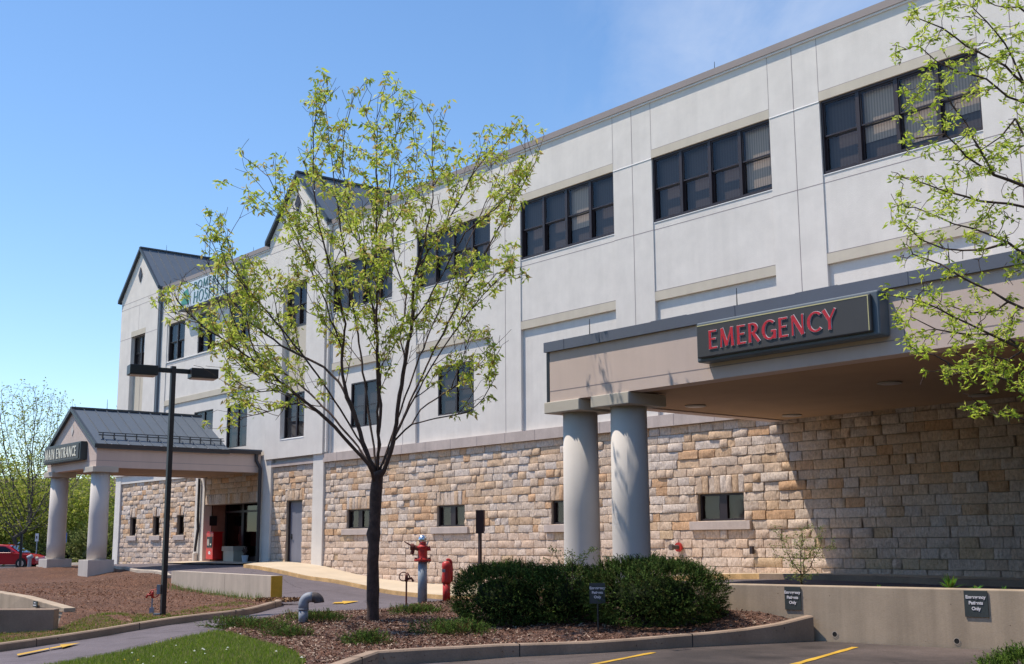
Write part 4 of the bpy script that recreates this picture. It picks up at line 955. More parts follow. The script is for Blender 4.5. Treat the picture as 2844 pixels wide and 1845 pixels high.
# ------------------------------------------------------------------ lamp post
LP = np.array((-25.10, 10.98, h1(-25.1, 10.98)+.02)); Lx = np.array((.20, .98, 0)); Lx /= np.linalg.norm(Lx); Ly = np.array((-Lx[1], Lx[0], 0))
o = empty('lamp_post', tuple(LP), 'black square lamp post with two box heads at the road kerb', 'lamp post')
zt = 3.86-LP[2]
b = MB(); b.obox(LP, (1, 0, 0), (0, 1, 0), (0, 0, 1), .050, .050, 0, zt); bevel(b.build('pole', 'lampblack', o), .006)
b = MB(); b.obox(LP-up*.1, (1, 0, 0), (0, 1, 0), (0, 0, 1), .09, .09, 0, .16); b.obox(LP+rr*-.12-up*.02, rr, ff, up, .07, .05, 0, .14); b.build('base_plate', 'galv', o)
b = MB(); b.obox(LP-rr*.11+up*.52, rr, ff, up, .035, .03, 0, .2); b.build('junction_box', 'galv', o)
b = MB(); c = LP+up*(zt-.10); b.obox(c, Lx, Ly, up, .50, .035, -.05, .05); b.build('cross_arm', 'lampblack', o)
for s in (-1, 1):
    c = LP+up*(zt-.14)+Lx*s*.66
    b = MB(); b.obox(c, Lx, Ly, up, .30, .19, -.10, .11); hd = bevel(b.build('lamp_head', 'lampblack', o), .008)
    b = MB(); b.obox(c, Lx, Ly, up, .265, .155, -.116, -.102); b.build('lens', 'lens', hd if hd else None) if False else b.build('lens', 'lens', [x for x in o.children if x.name.startswith('lamp_head')][-1])
# ------------------------------------------------------------------ entrance things
x0, x1, y0, y1, z0, z1 = -47.20, -46.55, 22.40, 22.82, -.70, .42
o = empty('newspaper_box', (-46.9, 22.6, z0), 'red newspaper vending box beside the main entrance', 'newspaper box')
b = MB(); b.box(x0, x1, y0, y1, z0+.04, z1); b.prism([(x0+.04, y0-.01, z1), (x1-.04, y0-.01, z1), (x1-.06, y0, z1+.05), (x0+.06, y0, z1+.05)], (0, .5, 0)); bevel(b.build('cabinet', 'redgloss', o), .04, 3)
b = MB(); b.box(x0+.08, x1-.08, y0-.012, y0-.002, z0+.52, z1-.16); dd = b.build('door', 'black', o)
b = MB(); b.box(x0+.13, x1-.33, y0-.02, y0-.013, z0+.60, z1-.25); b.build('newspaper', 'papers', dd)
b = MB(); b.box(x1-.22, x1-.12, y0-.03, y0-.013, z0+.62, z0+.68); b.build('handle', 'chrome', dd)
b = MB(); b.box(x0+.26, x0+.42, y0-.006, y0-.001, z0+.25, z0+.31); b.box(x0+.47, x1-.2, y0-.006, y0-.001, z0+.29, z0+.31); b.box(x0+.47, x1-.2, y0-.006, y0-.001, z0+.24, z0+.26); b.prism([(x0+.22, y0-.001, z0+.32), (x0+.46, y0-.001, z0+.32), (x0+.34, y0-.001, z0+.38)], (0, -.006, 0)); b.build('emblem', 'letterwhite', o)
o = empty('stone_planter', (-45.5, 23, -.74), 'stone block planter with pale cap inside the entrance recess', 'planter')
b = MB(); b.box(-46.3, -45.4, 22.75, 23.2, -.74, -.32); stp = b.build('body', 'tan', o); b = MB(); b.box(-46.36, -45.34, 22.70, 23.25, -.32, -.13); b.build('cap', 'concrete_l', o)
o = empty('litter_bin', (-43.4, 23, -.74), 'small stone topped bin by the right jamb of the entrance', 'bin')
b = MB(); b.box(-43.35, -42.95, 22.9, 23.3, -.74, -.25); b.build('body', 'tan', o); b = MB(); b.box(-43.4, -42.9, 22.85, 23.35, -.25, -.1); b.build('lid', 'concrete_l', o)
P = np.array((-43.12, 22.1, h1(-43.12, 22.1)+.06)); o = empty('flower_pot', tuple(P), 'pale blue bucket pot at the foot of the entrance downspout', 'pot')
b = MB(); b.lathe([(.09, 0), (.13, .25), (.14, .27), (.12, .27), (.10, .2)], P, 16, True); b.build('pot', 'bucket', o)
b = MB()
for i in range(26):
    a = R.uniform(0, 6.28); q = P+up*.25; e = q+np.array((math.cos(a)*R.uniform(.04, .14), math.sin(a)*R.uniform(.04, .14), R.uniform(.1, .35))); b.tube([q, e], [.006, .02], 4)
b.build('plant', 'bark', o)
P = at(592, 1447, 0, -47.59); o = tag(MB().box(-47.60, -47.56, P[1]-.16, P[1]+.16, P[2]-.2, P[2]+.2).build('wall_plaque', 'black'), 'dark square plaque on the red recess wall above the newspaper box', 'plaque')

# ------------------------------------------------------------------ leaves, twigs, trees
def unit(a): return a/(np.linalg.norm(a, axis=-1, keepdims=True)+1e-9)
def leaves(name, pts, size, n, colors, parent, mat='leaf', spread=.05, droop=.6, width=.3, upw=0.0, **kw):
    """n small pointed leaves round every point"""
    pts = np.repeat(np.asarray(pts), n, axis=0); m = len(pts)
    base = pts+NR.normal(0, spread, (m, 3)); d = NR.normal(0, 1, (m, 3)); d[:, 2] = d[:, 2]*.5-droop+upw; d = unit(d)
    s = unit(np.cross(d, NR.normal(0, 1, (m, 3)))); ln = size*NR.uniform(.6, 1.35, (m, 1)); w = ln*width
    nrm = np.cross(d, s)
    V = np.stack([base, base+d*ln*.45+s*w*.5+nrm*ln*.08, base+d*ln-nrm*ln*.12, base+d*ln*.45-s*w*.5+nrm*ln*.08], 1).reshape(-1, 3)
    Fq = np.arange(m*4).reshape(-1, 4); C = np.array(colors)[NR.integers(0, len(colors), m)]*NR.uniform(.75, 1.2, (m, 1))
    return np_build(name, V, Fq, C, mat, parent, **kw)
def colonize(nodes, parent, attr, step=.14, infl=1.2, kill=.28, iters=90, bias=(0, 0, .12), jit=.12, out=None):
    N = [np.array(p, float) for p in nodes]; par = list(parent); A = np.array(attr); near = np.full(len(A), 1e9); idx = np.zeros(len(A), int)
    def upd(s):
        nonlocal near, idx
        Q = np.array(N[s:]); 
        if not len(Q): return
        D = np.sqrt(((A[:, None, :]-Q[None])**2).sum(2)); j = D.argmin(1); dm = D[np.arange(len(A)), j]; k = dm < near; near[k] = dm[k]; idx[k] = j[k]+s
    upd(0); s = len(N); bias = np.array(bias)
    for it in range(iters):
        act = near < infl
        if not act.any(): infl *= 1.5; 
        if infl > 9: break
        v = {}
        for a in np.nonzero(act)[0]: v.setdefault(int(idx[a]), []).append(a)
        s = len(N)
        for i, al in v.items():
            d = unit(A[al]-N[i]).sum(0); o_ = bias if out is None else bias+out[1]*unit(N[i]-out[0]); d = unit(d/len(al)+o_+NR.normal(0, jit, 3)); N.append(N[i]+d*step); par.append(i)
        upd(s); keep = near > kill; A = A[keep]; near = near[keep]; idx = idx[keep]
        if not len(A): break
    return np.array(N), np.array(par)
def radii(N, par, tip, p=2.2, rmax=None):
    r = np.zeros(len(N)); ch = np.zeros(len(N), int)
    for i in range(len(N)-1, 0, -1):
        if ch[i] == 0: r[i] = tip**p
        if par[i] >= 0: r[par[i]] += r[i]; ch[par[i]] += 1
    return r**(1/p), ch
def wood(name, N, par, rad, mat, parent, sides=5, rmin=0):
    k = np.array([i for i in range(len(N)) if par[i] >= 0]); A = N[par[k]]; B = N[k]; rb = rad[k]; ra = np.minimum(rad[par[k]], rb*1.35)
    t = unit(B-A); a = unit(np.cross(t, np.array([.31, .17, .93]))); c = np.cross(t, a); V = []
    th = 2*np.pi*np.arange(sides)/sides
    ring = a[:, None, :]*np.cos(th)[None, :, None]+c[:, None, :]*np.sin(th)[None, :, None]
    R0 = (A-t*0)[:, None, :]+ring*ra[:, None, None]; R1 = (B+t*rb[:, None]*.3)[:, None, :]+ring*rb[:, None, None]
    V = np.concatenate([R0, R1], 1).reshape(-1, 3); m = len(k); F_ = []
    for j in range(sides):
        j2 = (j+1) % sides; F_.append(np.stack([np.arange(m)*2*sides+x for x in (j, j2, sides+j2, sides+j)], 1))
    return np_build(name, V, np.concatenate(F_), None, mat, parent, smooth=True)
LC = [(.56, .66, .08), (.64, .72, .11), (.46, .57, .07), (.70, .70, .20), (.54, .40, .12), (.56, .68, .09)]
# main tree ---------------------------------------------------
TB = atd(1035, 1722, 21.6); TB[2] = h1(TB[0], TB[1])+.03
def tl(pts, dep): return [atd(x, y, d_) for (x, y), d_ in zip(pts, dep)]
D0 = 21.6
lim = []
trunk_px = [(1036, 1724), (1036, 1640), (1035, 1560), (1040, 1460), (1043, 1400), (1046, 1350), (1050, 1318)]
trunk = tl(trunk_px, [D0]*7); trunk[0][2] = TB[2]-.1
limbs_px = [
 ([(1046, 1350), (1023, 1290), (972, 1234), (930, 1186), (885, 1145), (826, 1099), (754, 1037), (702, 1000), (640, 958), (560, 905), (510, 850)], -1.6),
 ([(1050, 1318), (1027, 1280), (992, 1176), (963, 1103), (951, 1041), (951, 969), (943, 949), (916, 886), (908, 845), (889, 803), (854, 727), (820, 650), (780, 560), (735, 470)], .4),
 ([(963, 1103), (940, 1060), (900, 1020), (840, 990), (780, 960), (700, 900), (640, 830), (590, 760), (560, 690)], .8),
 ([(951, 969), (960, 900), (940, 820), (905, 700), (880, 600), (870, 480), (870, 380), (882, 270)], -.9),
 ([(1050, 1318), (1050, 1260), (1054, 1186), (1058, 1124), (1052, 1003), (1044, 888), (1041, 870), (1009, 732), (997, 653), (967, 550), (950, 450), (960, 330), (985, 250)], -.2),
 ([(1041, 870), (1056, 829), (1059, 726), (1076, 638), (1079, 550), (1090, 440), (1110, 330)], 1.1),
 ([(1050, 1318), (1067, 1307), (1092, 1228), (1106, 1124), (1119, 1041), (1126, 1003), (1144, 897), (1147, 815), (1159, 741), (1182, 668), (1203, 550), (1200, 430), (1205, 320)], -.7),
 ([(1126, 1003), (1110, 940), (1123, 880), (1130, 815), (1100, 740), (1085, 640), (1150, 520), (1160, 400)], 1.4),
 ([(1144, 897), (1188, 838), (1223, 773), (1247, 726), (1291, 647), (1341, 605), (1400, 560), (1470, 520)], -.3),
 ([(1100, 1235), (1144, 1179), (1212, 1162), (1300, 1144), (1341, 1109), (1375, 1050)], -1.0),
 ([(1144, 1179), (1168, 1138), (1230, 1095), (1290, 1050), (1350, 985), (1420, 915)], .9),
 ([(1159, 741), (1230, 640), (1290, 530), (1330, 440), (1350, 370)], .9),
 ([(885, 1145), (830, 1120), (790, 1130), (720, 1150), (660, 1160)], .9),
 ([(826, 1099), (760, 1085), (690, 1090), (620, 1060), (560, 1020)], -1.0)]
nodes = []; par = []
def add_chain(pts, start):
    last = start
    for p in pts:
        q0_ = nodes[last] if last >= 0 else None
        k = 1 if q0_ is None else max(1, int(np.linalg.norm(p-q0_)/.16))
        for j in range(1, k+1):
            q = p if q0_ is None else q0_+(p-q0_)*j/k+(NR.normal(0, .008, 3) if j < k else 0)
            nodes.append(np.array(q)); par.append(last); last = len(nodes)-1
    return last
add_chain(trunk, -1)
for pts, off in limbs_px:
    px0 = np.array(pts[0]); # join at the nearest existing node in the picture plane
    P0 = [ (i, n_) for i, n_ in enumerate(nodes)]
    def pr_(P):
        z_ = P@_d; return np.array((CX+F*(P@_r)/z_, CY-F*(P@_u)/z_))
    dd_ = [np.linalg.norm(pr_(n_)-px0) for _, n_ in P0]; j = int(np.argmin(dd_)); base_d = nodes[j]@_d
    k = len(pts)-1; deps = [base_d+off*((i+1)/k)**.8*(1.15) for i in range(k)]
    add_chain([atd(x, y, d_) for (x, y), d_ in zip(pts[1:], deps)], j)
crown_px = [(455, 840), (540, 690), (550, 590), (655, 440), (700, 330), (790, 280), (870, 205), (990, 240), (1090, 225), (1200, 240), (1215, 285), (1310, 290), (1385, 360), (1495, 405), (1530, 530), (1430, 620), (1430, 760), (1400, 860), (1350, 905), (1440, 985), (1380, 1060), (1330, 1165), (1200, 1190), (1150, 1130), (1000, 1080), (960, 1200), (900, 1170), (800, 1170), (640, 1180), (600, 1120), (500, 960)]
# more leaders fanning out between the traced limbs, at other depths
fork_i = 7; root_n = min(range(len(nodes)), key=lambda q: np.linalg.norm(nodes[q]-trunk[-1]))
lead_px = [((1065, 1290), (1200, 950), (1380, 640), (1500, 430), .6), ((1040, 1290), (1010, 950), (930, 600), (905, 300), 2.2), ((1065, 1290), (1160, 960), (1290, 700), (1390, 470), 1.9),
           ((1065, 1290), (1180, 1000), (1330, 820), (1420, 740), -1.8), ((1050, 1290), (1050, 900), (1040, 560), (1050, 270), -2.6), ((1030, 1290), (900, 1020), (700, 820), (560, 660), -1.6), ((1030, 1290), (870, 1060), (680, 940), (520, 880), 2.2)]
tips_of = []
for q0_, q1_, q2_, q3_, off in lead_px:
    P_ = []
    for i in range(1, 11):
        u = i/10; x = ((1-u)**3*q0_[0]+3*(1-u)**2*u*q1_[0]+3*(1-u)*u*u*q2_[0]+u**3*q3_[0]); y = ((1-u)**3*q0_[1]+3*(1-u)**2*u*q1_[1]+3*(1-u)*u*u*q2_[1]+u**3*q3_[1])
        P_.append(atd(x, y, D0+off*u**.8+NR.normal(0, .05)))
    add_chain(P_, root_n)
n_limb = len(nodes); chd = {}
for i, q in enumerate(par): chd.setdefault(q, []).append(i)
ax0 = trunk[-1]
poly_in = [((x-1010)*1.0+1010, (y-720)*1.0+720) for x, y in crown_px]
def shoot(start, d, ln_, lvl):
    k = max(2, int(ln_/.13)); last = start; d = unit(np.array(d)); side = 1; made = []
    for j in range(k):
        d = unit(d+np.array((0, 0, .06))+NR.normal(0, .07, 3)); q = nodes[last]+d*.13
        px_ = pr_(q); an = math.atan2(px_[1]-720, px_[0]-1010); e = 1.0+.06*math.sin(an*7)+.05*math.sin(an*17+1)
        if not inside([((px_[0]-1010)/e+1010, (px_[1]-720)/e+720)], poly_in)[0] and NR.random() < .8: break
        nodes.append(q); par.append(last); last = len(nodes)-1; made.append((last, d.copy()))
    if lvl < 2:
        for m_, (idx_, dd) in enumerate(made):
            if m_ >= 1 and R.random() < (.62 if lvl == 0 else .42):
                pv = unit(np.cross(dd, NR.normal(0, 1, 3))); shoot(idx_, dd*.75+pv*.75+up*.15, ln_*R.uniform(.3, .62), lvl+1)
for i in range(n_limb):
    rad_ = np.linalg.norm((nodes[i]-ax0)*np.array((1, 1, .42))); inn = min(1, max(0, (rad_-.8)/1.6))
    if nodes[i][2] < trunk[-1][2]+.9 or R.random() > .22+.50*inn: continue
    t_ = unit(nodes[i]-nodes[par[i]]); ow = nodes[i]-ax0; ow[2] = 0; ow = unit(ow+1e-6)
    pv = unit(np.cross(t_, NR.normal(0, 1, 3))); hgt = (nodes[i][2]-ax0[2])/6.5
    shoot(i, t_*.75+pv*.70+up*.25+ow*.25, R.uniform(.5, 1.35)*(1.15-.45*min(1, hgt)), 0)
NN, PP = np.array(nodes), np.array(par)
rad, chn = radii(NN, PP, .0036, 2.45)
f_ = .108/rad[0]; rad = rad*np.where(rad > .02, f_**np.clip((rad-.02)/(rad[0]-.02)*1.6, 0, 1), 1)
o = empty('locust_tree', tuple(TB), 'young locust tree in light spring leaf standing in the mulch island', 'tree')
par_ = np.array(PP); big = rad > .02
# smooth trunk and fat limbs
def trunk_mesh(name, N, P_, rad, thr, mat, parent):
    b = MB(); ch = {}
    for i, p in enumerate(P_):
        if p >= 0: ch.setdefault(int(p), []).append(i)
    stack = [(0, None)]; 
    while stack:
        s, pre = stack.pop(); chain = ([pre] if pre is not None else [])+[s]; c = s
        while True:
            k = [q for q in ch.get(c, []) if rad[q] > thr]
            if not k: break
            k.sort(key=lambda q: -rad[q])
            for q in k[1:]: stack.append((q, c))
            c = k[0]; chain.append(c)
        if len(chain) > 1:
            pts = [N[i] for i in chain]; rs = [rad[i] for i in chain]
            if pre is not None: rs[0] = min(rs[0], rs[1]*1.25)
            rs = [r_*(1+NR.normal(0, .035 if r_ < .06 else .07)) for r_ in rs]
            b.tube(pts, rs, 12 if max(rs) > .04 else 7)
    return b.build(name, mat, parent, smooth=True)
trd = rad.copy(); trd[0] *= 1.25; trd[1] *= 1.08
trunk_mesh('trunk', NN, PP, trd, .0135, 'bark', o)
sm = np.where(rad <= .0135)[0]; keep = set(sm.tolist())
P2 = np.array([PP[i] if i in keep else -1 for i in range(len(NN))]); tw = wood('twigs', NN, P2, rad, 'bark', o, 5)
tips = NN[(rad < .0085) & (np.arange(len(NN)) > n_limb) & (NR.random(len(NN)) < .16+.20*np.clip((np.linalg.norm((NN-ax0)*np.array((1, 1, .42)), axis=1)-.8)/1.6, 0, 1))]
_pp = np.array([pr_(q) for q in tips]); tips = tips[~((_pp[:, 0] > 485) & (_pp[:, 0] < 675) & (_pp[:, 1] > 740) & (_pp[:, 1] < 880) & (NR.random(len(tips)) < .6))]
print('tree nodes', len(NN), 'clumps', len(tips))
leaves('crown', tips, .105, 12, LC, o, spread=.036, droop=.7, width=.36)
# knots on the trunk
# right hand tree ---------------------------------------------
DR = 13.0
o2p = atd(3130, 1880, DR); o2p[2] = -1.45
o = empty('locust_tree', tuple(o2p), 'locust tree at the right edge, only its leafy branches reaching into view', 'tree')
nodes = []; par = []
tr = [np.array((o2p[0], o2p[1], z_)) for z_ in (-1.5, -1, 0, 1, 2, 3, 4, 5, 6, 7)]
for i, p in enumerate(tr): p[:2] += NR.normal(0, .03, 2)
add_chain(tr, -1); ntr = len(nodes)
br = [
 [(2980, 330), (2844, 233), (2792, 183), (2683, 128), (2617, 78), (2547, 50)], [(2844, 233), (2790, 120), (2740, 60), (2700, 20)], [(2960, 420), (2880, 300), (2800, 270), (2740, 220), (2660, 200), (2600, 170), (2555, 130)],
 [(2960, 560), (2844, 517), (2760, 486), (2683, 435), (2624, 373), (2566, 381), (2512, 388)], [(2760, 486), (2700, 380), (2650, 300), (2620, 250), (2568, 250)], [(2970, 640), (2844, 575), (2722, 559), (2644, 536), (2566, 509), (2504, 493)],
 [(2970, 800), (2800, 674), (2703, 635), (2600, 600), (2541, 576)], [(2800, 674), (2732, 694), (2621, 691), (2556, 665), (2521, 629)], [(2980, 930), (2880, 870), (2800, 838), (2718, 794), (2615, 735), (2535, 706)],
 [(2980, 1060), (2844, 972), (2685, 897), (2560, 838), (2456, 818)], [(2844, 972), (2790, 930), (2700, 930), (2600, 915), (2530, 880)], [(2980, 1130), (2880, 1080), (2769, 1047), (2664, 1030), (2593, 985)], [(2990, 1230), (2900, 1180), (2840, 1164), (2769, 1152), (2710, 1135)],
 [(2960, 480), (2860, 400), (2820, 330), (2780, 380), (2720, 420)], [(2990, 200), (2900, 80), (2830, 20), (2800, -80)], [(2844, 972), (2800, 1000), (2760, 990), (2700, 1000)], [(2800, 838), (2770, 860), (2700, 870), (2640, 850)]]
for i, pts in enumerate(br):
    px0 = np.array(pts[0]); off = ((i*37) % 11-5)*.16; st = None
    prj = [pr_(n_) for n_ in nodes]
    if px0[0] > 2950: cand = [j for j in range(ntr)]; y_want = px0[1]+170; j = min(cand, key=lambda q: abs(prj[q][1]-y_want)); pl = pts
    else: j = min(range(len(nodes)), key=lambda q: np.linalg.norm(prj[q]-px0)); pl = pts[1:]
    bd = nodes[j]@_d; k = len(pl); add_chain([atd(x, y, bd+off*(q+1)/k) for q, (x, y) in enumerate(pl)], j)
nb_ = len(nodes)
for i in range(13):
    j = R.choice(range(3, ntr)); a_ = math.atan2(rr[1], rr[0])+R.uniform(-1.25, 1.25)-.25; ln_ = R.uniform(1.6, 3.0)*(1.15-.05*j/ntr*8); d_ = np.array((math.cos(a_), math.sin(a_), R.uniform(.35, .8)))
    add_chain([nodes[j]+unit(d_)*ln_*k_/5+up*.05*k_*k_/5 for k_ in range(1, 6)], j)
off_n = np.array(nodes[nb_:])
bn = np.array([n_ for n_ in nodes[ntr:nb_] if pr_(n_)[0] < 2870]); att = []
for _ in range(800):
    c = bn[NR.integers(len(bn))]; q = c+rr*NR.normal(0, .17)+up*NR.normal(0, .15)+ff*NR.normal(0, .3); px_ = pr_(q)
    if px_[0] > 2450 and px_[1] < 1150: att.append(q)
for _ in range(1300):
    a_ = R.uniform(0, 6.28); r_ = 3.4*math.sqrt(R.random()); q = off_n[NR.integers(len(off_n))]+NR.normal(0, .33, 3)
    if pr_(q)[0] > 2890: att.append(q)
NN, PP = colonize(nodes, par, att, .08, .7, .10, 34, (-rr[0]*.3, -rr[1]*.3, .05), .16)
rad, chn = radii(NN, PP, .0035, 2.3); rad = np.minimum(rad, .10)
rad[:ntr] = np.maximum(rad[:ntr], np.linspace(.11, .04, ntr))
trunk_mesh('trunk', NN, PP, rad, .010, 'bark', o)
keep = set(np.where(rad <= .010)[0].tolist()); P2 = np.array([PP[i] if i in keep else -1 for i in range(len(NN))]); wood('twigs', NN, P2, rad, 'bark', o, 5)
pxx = np.array([pr_(q)[0] for q in NN]); tips = NN[(rad < .0075) & (NR.random(len(NN)) < .5) & (np.arange(len(NN)) > ntr)]
print('right tree', len(NN), len(tips))
leaves('crown', tips, .070, 10, [(.54, .68, .07), (.62, .74, .09), (.45, .60, .06), (.66, .68, .15)], o, spread=.024, droop=.2, width=.34)
# background trees --------------------------------------------
def bg_tree(px, ytop, ybase, dep, wpx, label, dens, leafc, leafs=.22, nleaf=5, green=1.0, seed=0, low=.18, zb=-1.5, nat=420, fine=1.0):
    base = atd(px, ybase, dep); g = zb; top = atd(px, ytop, dep)[2]; base[2] = g; h = top-g; w = wpx/F*dep/2
    o = empty('background_tree', tuple(base), label, 'tree', 'trees beyond the car park')
    nodes.clear(); par.clear(); k = 6; add_chain([base+up*h*low*i/k*1.3+np.array((R.uniform(-.1, .1), R.uniform(-.1, .1), 0))*i for i in range(k+1)], -1)
    att = []
    while len(att) < nat:
        u, v, w_ = R.uniform(-1, 1), R.uniform(-1, 1), R.uniform(0, 1)
        sh = math.sqrt(max(0, 1-((w_-.42)/.58)**2)) if w_ > .42 else .55+.45*w_/.42
        if u*u+v*v > sh*sh: continue
        att.append(base+rr*u*w+ff*v*w+up*h*(low+(1-low)*w_))
    N_, P_ = colonize(nodes, par, att, h*.03*fine, h*.5, h*.042*fine, int(50/fine), (0, 0, .3), .14)
    rd, ch_ = radii(N_, P_, h*.0010*fine, 2.4); wood('trunk', N_, P_, rd, 'bark_far', o, 5)
    if dens:
        tp = N_[(rd < h*.0028) & (NR.random(len(N_)) < dens)]
        leaves('crown', tp, leafs, nleaf, leafc, o, spread=leafs*1.6, droop=.2, width=.55)
    return o
GC = [(.34, .40, .05), (.42, .46, .08), (.26, .33, .045), (.46, .46, .12)]
bg_tree(50, 1048, 1560, 78, 400, 'tall nearly bare tree left of the entrance canopy', .5, GC, .16, 3, seed=1, nat=3000, fine=.62)
bg_tree(130, 1180, 1560, 92, 260, 'thin tree with pale new leaves just left of the canopy gable', .45, [(.40, .45, .14), (.46, .48, .2)], .2, 3, nat=900)
bg_tree(-60, 1270, 1560, 84, 330, 'spreading green tree cut by the left edge of the picture', .7, GC, .26, 9, low=.12, nat=560)
bg_tree(85, 1320, 1560, 84, 330, 'wide low green tree behind the red sedan', .8, GC, .26, 10, low=.10, nat=700)
bg_tree(215, 1290, 1560, 88, 220, 'green tree seen between the two canopy columns', .6, GC, .26, 8, low=.12, nat=560)
bg_tree(300, 1250, 1560, 104, 240, 'green tree between the right canopy column and the building corner', .5, GC, .26, 7, low=.15, nat=560)
bg_tree(345, 1085, 1560, 112, 200, 'mostly hidden bare tree behind the building corner', .08, GC, .2, 2, low=.3)
bg_tree(10, 1425, 1560, 100, 420, 'dark evergreen growth behind the low green trees', 1, [(.12, .14, .05), (.16, .18, .06)], .35, 9, low=.04)
bg_tree(230, 1440, 1560, 108, 420, 'dark evergreen growth behind the canopy columns', 1, [(.10, .15, .04), (.14, .19, .05)], .35, 9, low=.04)
bg_tree(400, 1420, 1560, 118, 380, 'dark green tree behind the building corner', 1, [(.06, .11, .03), (.09, .14, .035)], .35, 9, low=.04)
b = MB(); P = atd(-20, 1560, 122); b.obox((P[0], P[1], -1.9), rr, ff, up, 14, 5, 0, 6.2); b.prism([np.array((P[0], P[1], 4.3))-rr*14.5-ff*5.3, np.array((P[0], P[1], 4.3))-rr*14.5+ff*5.3, np.array((P[0], P[1], 6.6))-rr*14.5], rr*29)
o = empty('far_building', (P[0], P[1], -1.9), 'low brown brick building behind the trees at the left edge', 'building'); w_ = b.build('wall', 'brownfar', o)
b = MB()
for i in range(-5, 6): q = np.array((P[0], P[1], 0))+rr*i*2.4-ff*5.02; b.obox(q, rr, ff, up, .6, .03, .3, 1.7)
b.build('window', 'black', o)
# shrubs ------------------------------------------------------
def shrub(name, c, rx, ry, rz, n, label, cat, cols, group=None, blade=.09, lump=.18, flat_=1.0, shell=.72, upb=.5, width=.16, core=True, seed=0):
    c = np.array(c, float); o = empty(name, tuple(c), label, cat, group)
    ph = NR.uniform(0, 6.28, 10)
    def rf(d):
        a = np.arctan2(d[:, 1], d[:, 0]); e = d[:, 2]
        return 1+lump*(np.sin(3*a+ph[0]+2*e)*.5+np.sin(5*a+ph[1]-3*e)*.35+np.sin(9*a+ph[2]+5*e)*.3+np.sin(7*e+ph[3]+4*a)*.35+np.sin(15*a+11*e+ph[4])*.2)
    K = n//9; d = unit(NR.normal(0, 1, (K, 3))); d[:, 2] = np.where(d[:, 2] < -.75, -d[:, 2], d[:, 2]); rq = rf(d)*(shell+(1-shell)*NR.random(K)**.45)
    sc = np.array((rx, ry, rz)); cc = c+up*rz*flat_*.8; org = cc+np.sign(d)*np.abs(d)**np.array((.9, .9, .75))*sc*rq[:, None]
    g = unit(d/sc*sc.mean()+np.array((0, 0, upb))+NR.normal(0, .45, (K, 3))); Ls = blade*2.2*NR.uniform(.5, 1.3, (K, 1)); tone = NR.uniform(.55, 1.25, (K, 1)); ci = NR.integers(0, len(cols), K)
    t_ = np.tile(np.linspace(.1, 1, 12), K)[:, None]; org, g, Ls, tone, ci = [np.repeat(a_, 12, axis=0) for a_ in (org, g, Ls, tone, ci)]; m = len(org)
    base = org+g*Ls*t_; base[:, 2] = np.maximum(base[:, 2], c[2]+.01); pr = unit(np.cross(g, NR.normal(0, 1, (m, 3)))); nd_ = unit(g*.7+pr*.8); s = unit(np.cross(nd_, NR.normal(0, 1, (m, 3)))); ln = blade*.55*NR.uniform(.6, 1.3, (m, 1)); w = ln*width*2
    V = np.stack([base-s*w*.4, base+s*w*.4, base+nd_*ln+s*w*.2, base+nd_*ln-s*w*.2], 1).reshape(-1, 3)
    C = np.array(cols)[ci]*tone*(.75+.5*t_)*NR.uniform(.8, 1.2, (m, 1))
    np_build('foliage', V, np.arange(4*m).reshape(-1, 4), C, 'needle', o)
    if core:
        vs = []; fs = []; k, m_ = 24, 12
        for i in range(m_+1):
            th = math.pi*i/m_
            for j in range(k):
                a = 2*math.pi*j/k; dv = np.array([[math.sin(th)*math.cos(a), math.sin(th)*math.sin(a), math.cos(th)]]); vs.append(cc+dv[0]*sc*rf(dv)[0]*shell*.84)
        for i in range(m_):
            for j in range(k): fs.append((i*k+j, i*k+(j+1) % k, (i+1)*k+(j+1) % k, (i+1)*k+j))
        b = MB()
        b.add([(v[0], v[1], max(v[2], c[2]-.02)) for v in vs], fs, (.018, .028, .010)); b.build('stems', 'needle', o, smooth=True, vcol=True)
    return o
YC = [(.040, .078, .016), (.066, .115, .022), (.028, .052, .013), (.105, .160, .035), (.075, .085, .022)]
def gp(px, py, z): p = atz(px, py, z); p[2] = h1(p[0], p[1])+.05; return p
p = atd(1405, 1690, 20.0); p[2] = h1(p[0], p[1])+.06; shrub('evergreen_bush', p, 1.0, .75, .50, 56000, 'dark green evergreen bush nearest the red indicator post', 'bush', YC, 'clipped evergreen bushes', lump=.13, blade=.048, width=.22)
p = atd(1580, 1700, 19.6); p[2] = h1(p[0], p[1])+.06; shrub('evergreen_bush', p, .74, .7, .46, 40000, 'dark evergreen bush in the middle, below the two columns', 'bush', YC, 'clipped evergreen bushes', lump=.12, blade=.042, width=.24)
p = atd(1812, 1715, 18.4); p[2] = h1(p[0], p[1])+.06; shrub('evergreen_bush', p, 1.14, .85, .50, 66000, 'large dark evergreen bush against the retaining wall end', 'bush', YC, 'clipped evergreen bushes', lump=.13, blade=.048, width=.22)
JC = [(.08, .14, .022), (.11, .18, .03), (.05, .09, .02), (.15, .21, .05), (.15, .10, .04)]
